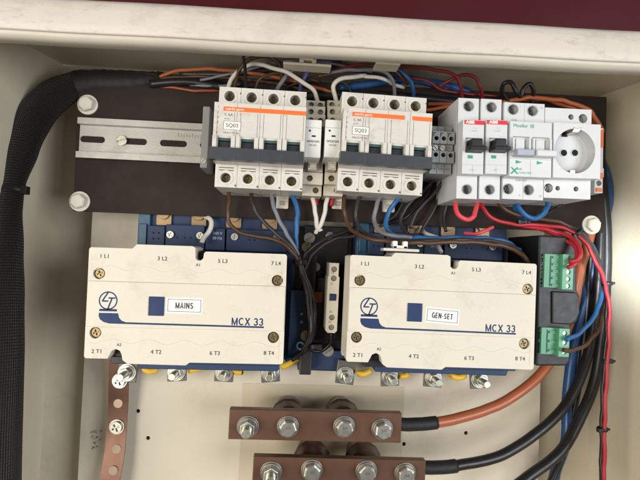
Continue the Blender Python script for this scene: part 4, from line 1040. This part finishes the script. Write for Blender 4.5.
for i, (lb, P_) in enumerate((('dark wire nearest the right four pole breaker in the tangle under the grey terminal blocks', [(434, 176, 50), (428, 192, 48), (418, 206, 46), (404, 218, 46), (388, 224, 44)]),
        ('dark wire dipping lowest in the tangle under the grey terminal blocks', [(444, 176, 46), (440, 196, 46), (430, 216, 46), (420, 234, 50)]),
        ('dark wire hanging straight under the last grey terminal block', [(452, 176, 50), (450, 196, 48), (444, 214, 46), (446, 232, 48)]),
        ('dark wire crossing behind the blue wire of the right four pole breaker', [(420, 186, 46), (404, 200, 44), (396, 214, 44), (380, 226, 46)]))):
    W_('wire', lb, P_, 1.5, ('black', 'dark', 'black', 'dark')[i], group=BG)
for i, (lb, P_, c_) in enumerate((('thin grey strand at the very top behind the first ceiling tie mount', [(200, 80, 50), (240, 72, 56), (280, 62, 60), (320, 62, 60), (372, 72, 56)], 'grey'),
        ('thin dark strand sagging between the two four pole breakers', [(285, 88, 48), (305, 80, 54), (325, 76, 56), (345, 84, 52), (352, 94, 46)], 'dark'),
        ('thin brown strand rising out of the second terminal of the first breaker', [(254, 96, 48), (258, 82, 56), (270, 74, 60), (290, 74, 58), (320, 82, 50)], 'brown'),
        ('thin dark red strand sagging above the grey terminal blocks', [(400, 78, 54), (425, 80, 56), (442, 90, 52), (470, 94, 48), (500, 96, 44)], 'dred'))):
    W_('wire', lb, P_, 1.2, c_, group=TG)
# interlock bundle
IG = 'black wires gathered between the contactors'
for i, (dx, c_, lb) in enumerate(((0, 'black', 'black wire, left edge of the bundle between the contactors'), (3, 'dark', 'dark grey wire in the middle of the bundle between the contactors'), (6, 'black', 'black wire, right edge of the bundle between the contactors'), (1.5, 'grey', 'slate wire showing through the bundle between the contactors'))):
    W_('wire', lb, [(297+dx*.4, 256, 58-i), (301+dx*.5, 272, 56), (306+dx, 292, 58-i*2), (309+dx, 315, 58), (309+dx*.7, 335, 56), (303+dx*.5, 350, 54-i), (292, 358+dx*.4, 46)], 1.8 if i != 3 else 1.4, c_, group=IG)
W_('wire', 'black wire arching left from the right breaker into the bundle', [(356, 228, 58), (338, 234, 56), (320, 242, 56), (307, 252, 58), (301, 268, 56), (303, 284, 56)], 1.7, 'black', group=IG)
W_('wire', 'second black wire arching into the bundle just beneath the first arch', [(356, 236, 48), (338, 238, 50), (322, 246, 52), (310, 258, 54), (304, 274, 54), (305, 290, 54)], 1.7, 'dark', group=IG)
W_('wire', 'black wire curling under the auxiliary contact block', [(331, 333, 50), (330, 343, 48), (322, 351, 46), (312, 350, 48), (308, 340, 52)], 1.8, 'black', group=IG)
W_('wire', 'blue wire at the bottom of the contactor bundle', [(310, 330, 44), (307, 344, 44), (298, 354, 42), (286, 360, 38)], 2.1, 'dblue', group=IG)
for px, py, lb in ((299, 262, 'black cable tie around the top of the bundle between the contactors'), (314, 346, 'black cable tie low on the bundle between the contactors')):
    t = Thing('cable_tie', lb, 'cable tie', px, py, .055)
    mb = MB(); mb.tube([Vector((0, 2.2, 0)), Vector((.5, -2.2, 0))], 5.6, 16); mb.box(3, 7, -2.5, 2.5, 2, 6); mb.build('tie_band', black, t.e, bevel=.4)
# white hook wires
W_('wire', 'short white wire bent over the MAINS contactor top edge', [(203, 216, 30), (210, 219, 40), (211, 226, 44), (206, 235, 46), (202, 243, 50)], 2.2, 'white')
W_('wire', 'short white wire curled by the GEN-SET contactor top lugs', [(420, 226, 34), (424, 232, 42), (432, 236, 44), (438, 238, 44)], 2.0, 'white')
W_('wire', 'white wire stub entering the coil keyhole of the GEN-SET cover', [(437, 241, 46), (438, 246, 56), (441, 252, 60)], 1.9, 'white')
W_('wire', 'thin blue wire drooping below the GEN-SET cover right half', [(440, 367, 60), (462, 372, 62), (490, 373, 62), (506, 370, 60), (514, 365, 50)], 1.5, 'blue')
# red / right wires
RG = 'wires leaving the right breakers'
W_('wire', 'short red loop joining the two red striped breakers', [(455, 197, 72), (456, 209, 64), (461, 217, 60), (468, 220, 60), (474, 215, 62), (477, 205, 68), (477, 197, 74)], 2.2, 'coral', group=RG, n=10)
W_('wire', 'long red wire from the second red striped breaker down the right wall', [(480, 198, 74), (484, 210, 64), (494, 219, 60), (512, 224, 60), (535, 225, 60), (558, 227, 62), (576, 234, 64), (588, 247, 66), (597, 264, 68), (605, 284, 68), (609, 305, 68), (609, 335, 68), (607, 370, 68), (605, 410, 68), (604.5, 450, 68), (604, 500, 68)], 1.8, 'red', group=RG)
W_('wire', 'black wire riding beside the long red wire down the right wall', [(566, 226, 60), (582, 236, 62), (594, 252, 62), (602, 272, 62), (606, 294, 62), (606.5, 330, 64), (604, 370, 64), (602, 410, 64), (601.5, 450, 64), (601, 500, 64)], 1.8, 'black', group=RG)
W_('wire', 'red wire turning back into the upper green connector', [(520, 225, 56), (548, 230, 62), (566, 235, 72), (577, 243, 82), (580, 253, 88), (577, 260, 88), (570, 262, 86)], 2.1, 'red', group=RG)
W_('wire', 'second red wire entering the upper green connector beneath the first', [(540, 229, 56), (562, 238, 70), (575, 248, 80), (576, 262, 86), (568, 268, 86)], 1.8, 'red', group=RG)
W_('wire', 'brown wire running from the two pole breaker along the red wire to the wall', [(496, 198, 66), (501, 206, 60), (512, 213, 58), (535, 218, 58), (558, 222, 60), (576, 230, 60), (590, 243, 60), (599, 262, 58), (604, 285, 56), (604, 310, 54), (598, 330, 60), (586, 344, 72), (574, 350, 82), (563, 350, 86)], 1.9, 'brown', group=RG)
W_('wire', 'bright blue short loop between the two pole breaker and socket outlet', [(517, 197, 72), (519, 208, 64), (526, 216, 60), (535, 218, 60), (543, 215, 62), (547, 207, 66), (547, 197, 72)], 2.4, 'blue', group=RG, n=10)
W_('wire', 'second blue wire dropping from the two pole breaker behind the loop', [(513, 196, 66), (515, 206, 58), (517, 214, 52), (526, 220, 48)], 2.0, 'blue', group=RG)
W_('wire', 'black wire slanting from under the socket outlet behind the blue loop', [(566, 198, 62), (560, 206, 56), (548, 213, 52), (538, 218, 50)], 1.5, 'black', group=RG)
W_('wire', 'bright blue wire sweeping into the lower green connector', [(586, 236, 50), (596, 254, 56), (602, 276, 58), (602, 296, 60), (594, 316, 66), (582, 331, 76), (566, 340, 86)], 2.0, 'blue', group=RG)
W_('wire', 'small pink red wire stub over the GEN-SET contactor lugs', [(464, 233, 56), (474, 234.5, 58), (484, 231, 58), (493, 227, 54)], 1.7, 'coral', group=RG)
for px, py, w_, a_, lb in ((607.5, 283.5, .065, 1.45, 'black cable tie on the red wire at the height of the upper green connector'), (608, 361, .065, 1.5, 'black cable tie on the red wire just below the controller'), (602.5, 429, .065, 1.5, 'black cable tie lowest on the red wire'), (577, 233, .063, .9, 'black cable tie where the red wires bend below the pale bolt'), (523, 222, .060, 1.5, 'black cable tie on the wires beneath the blue loop')):
    t = Thing('cable_tie', lb, 'cable tie', px, py, w_, roll=PI/2-a_, group='black cable ties on the right hand wires')
    mb = MB(); mb.tube([Vector((0, 1.5, 0)), Vector((0, -1.5, 0))], 4.6, 16); mb.box(-6.2, -3.6, -1.8, 1.8, 0, 4); mb.box(4, 6, -1, 1, 1, 2.2); mb.build('tie_band', black, t.e, bevel=.3)

# ================================================================== LIGHT
w = bpy.data.worlds.new('World'); S.world = w; w.use_nodes = True
bg = w.node_tree.nodes['Background']; bg.inputs[0].default_value = (.86, .84, .82, 1); bg.inputs[1].default_value = .12
def area(name, loc, target, size, power, col):
    l = bpy.data.lights.new(name, 'AREA'); l.shape = 'SQUARE'; l.size = size; l.energy = power; l.color = col
    o = bpy.data.objects.new(name, l); COL.objects.link(o); o.location = loc
    o.rotation_euler = (Vector(target)-Vector(loc)).to_track_quat('-Z', 'Y').to_euler(); return o
area('daylight_front', (-.92, -1.35, -.2), (0, 0, -.12), .9, 26, (1, .935, .83))
area('daylight_right', (1.05, -1.3, -.05), (0, 0, 0), .8, 20, (.93, .96, 1))
sp = bpy.data.lights.new('wall_patch_spot', 'SPOT'); sp.energy = 75; sp.spot_size = math.radians(11); sp.spot_blend = .9; sp.color = (.85, .93, 1); sp.shadow_soft_size = .04  # spot lamp added to put a bright patch on the right wall
so = bpy.data.objects.new('wall_patch_spot', sp); COL.objects.link(so); so.location = (.14, -.52, -.03)
tgt = P2W @ Vector((.336, .0, .048)); so.rotation_euler = (tgt-so.location).to_track_quat('-Z', 'Y').to_euler()
S.view_settings.view_transform = 'Standard'; S.view_settings.look = 'None'; S.view_settings.exposure = 0; S.view_settings.gamma = 1
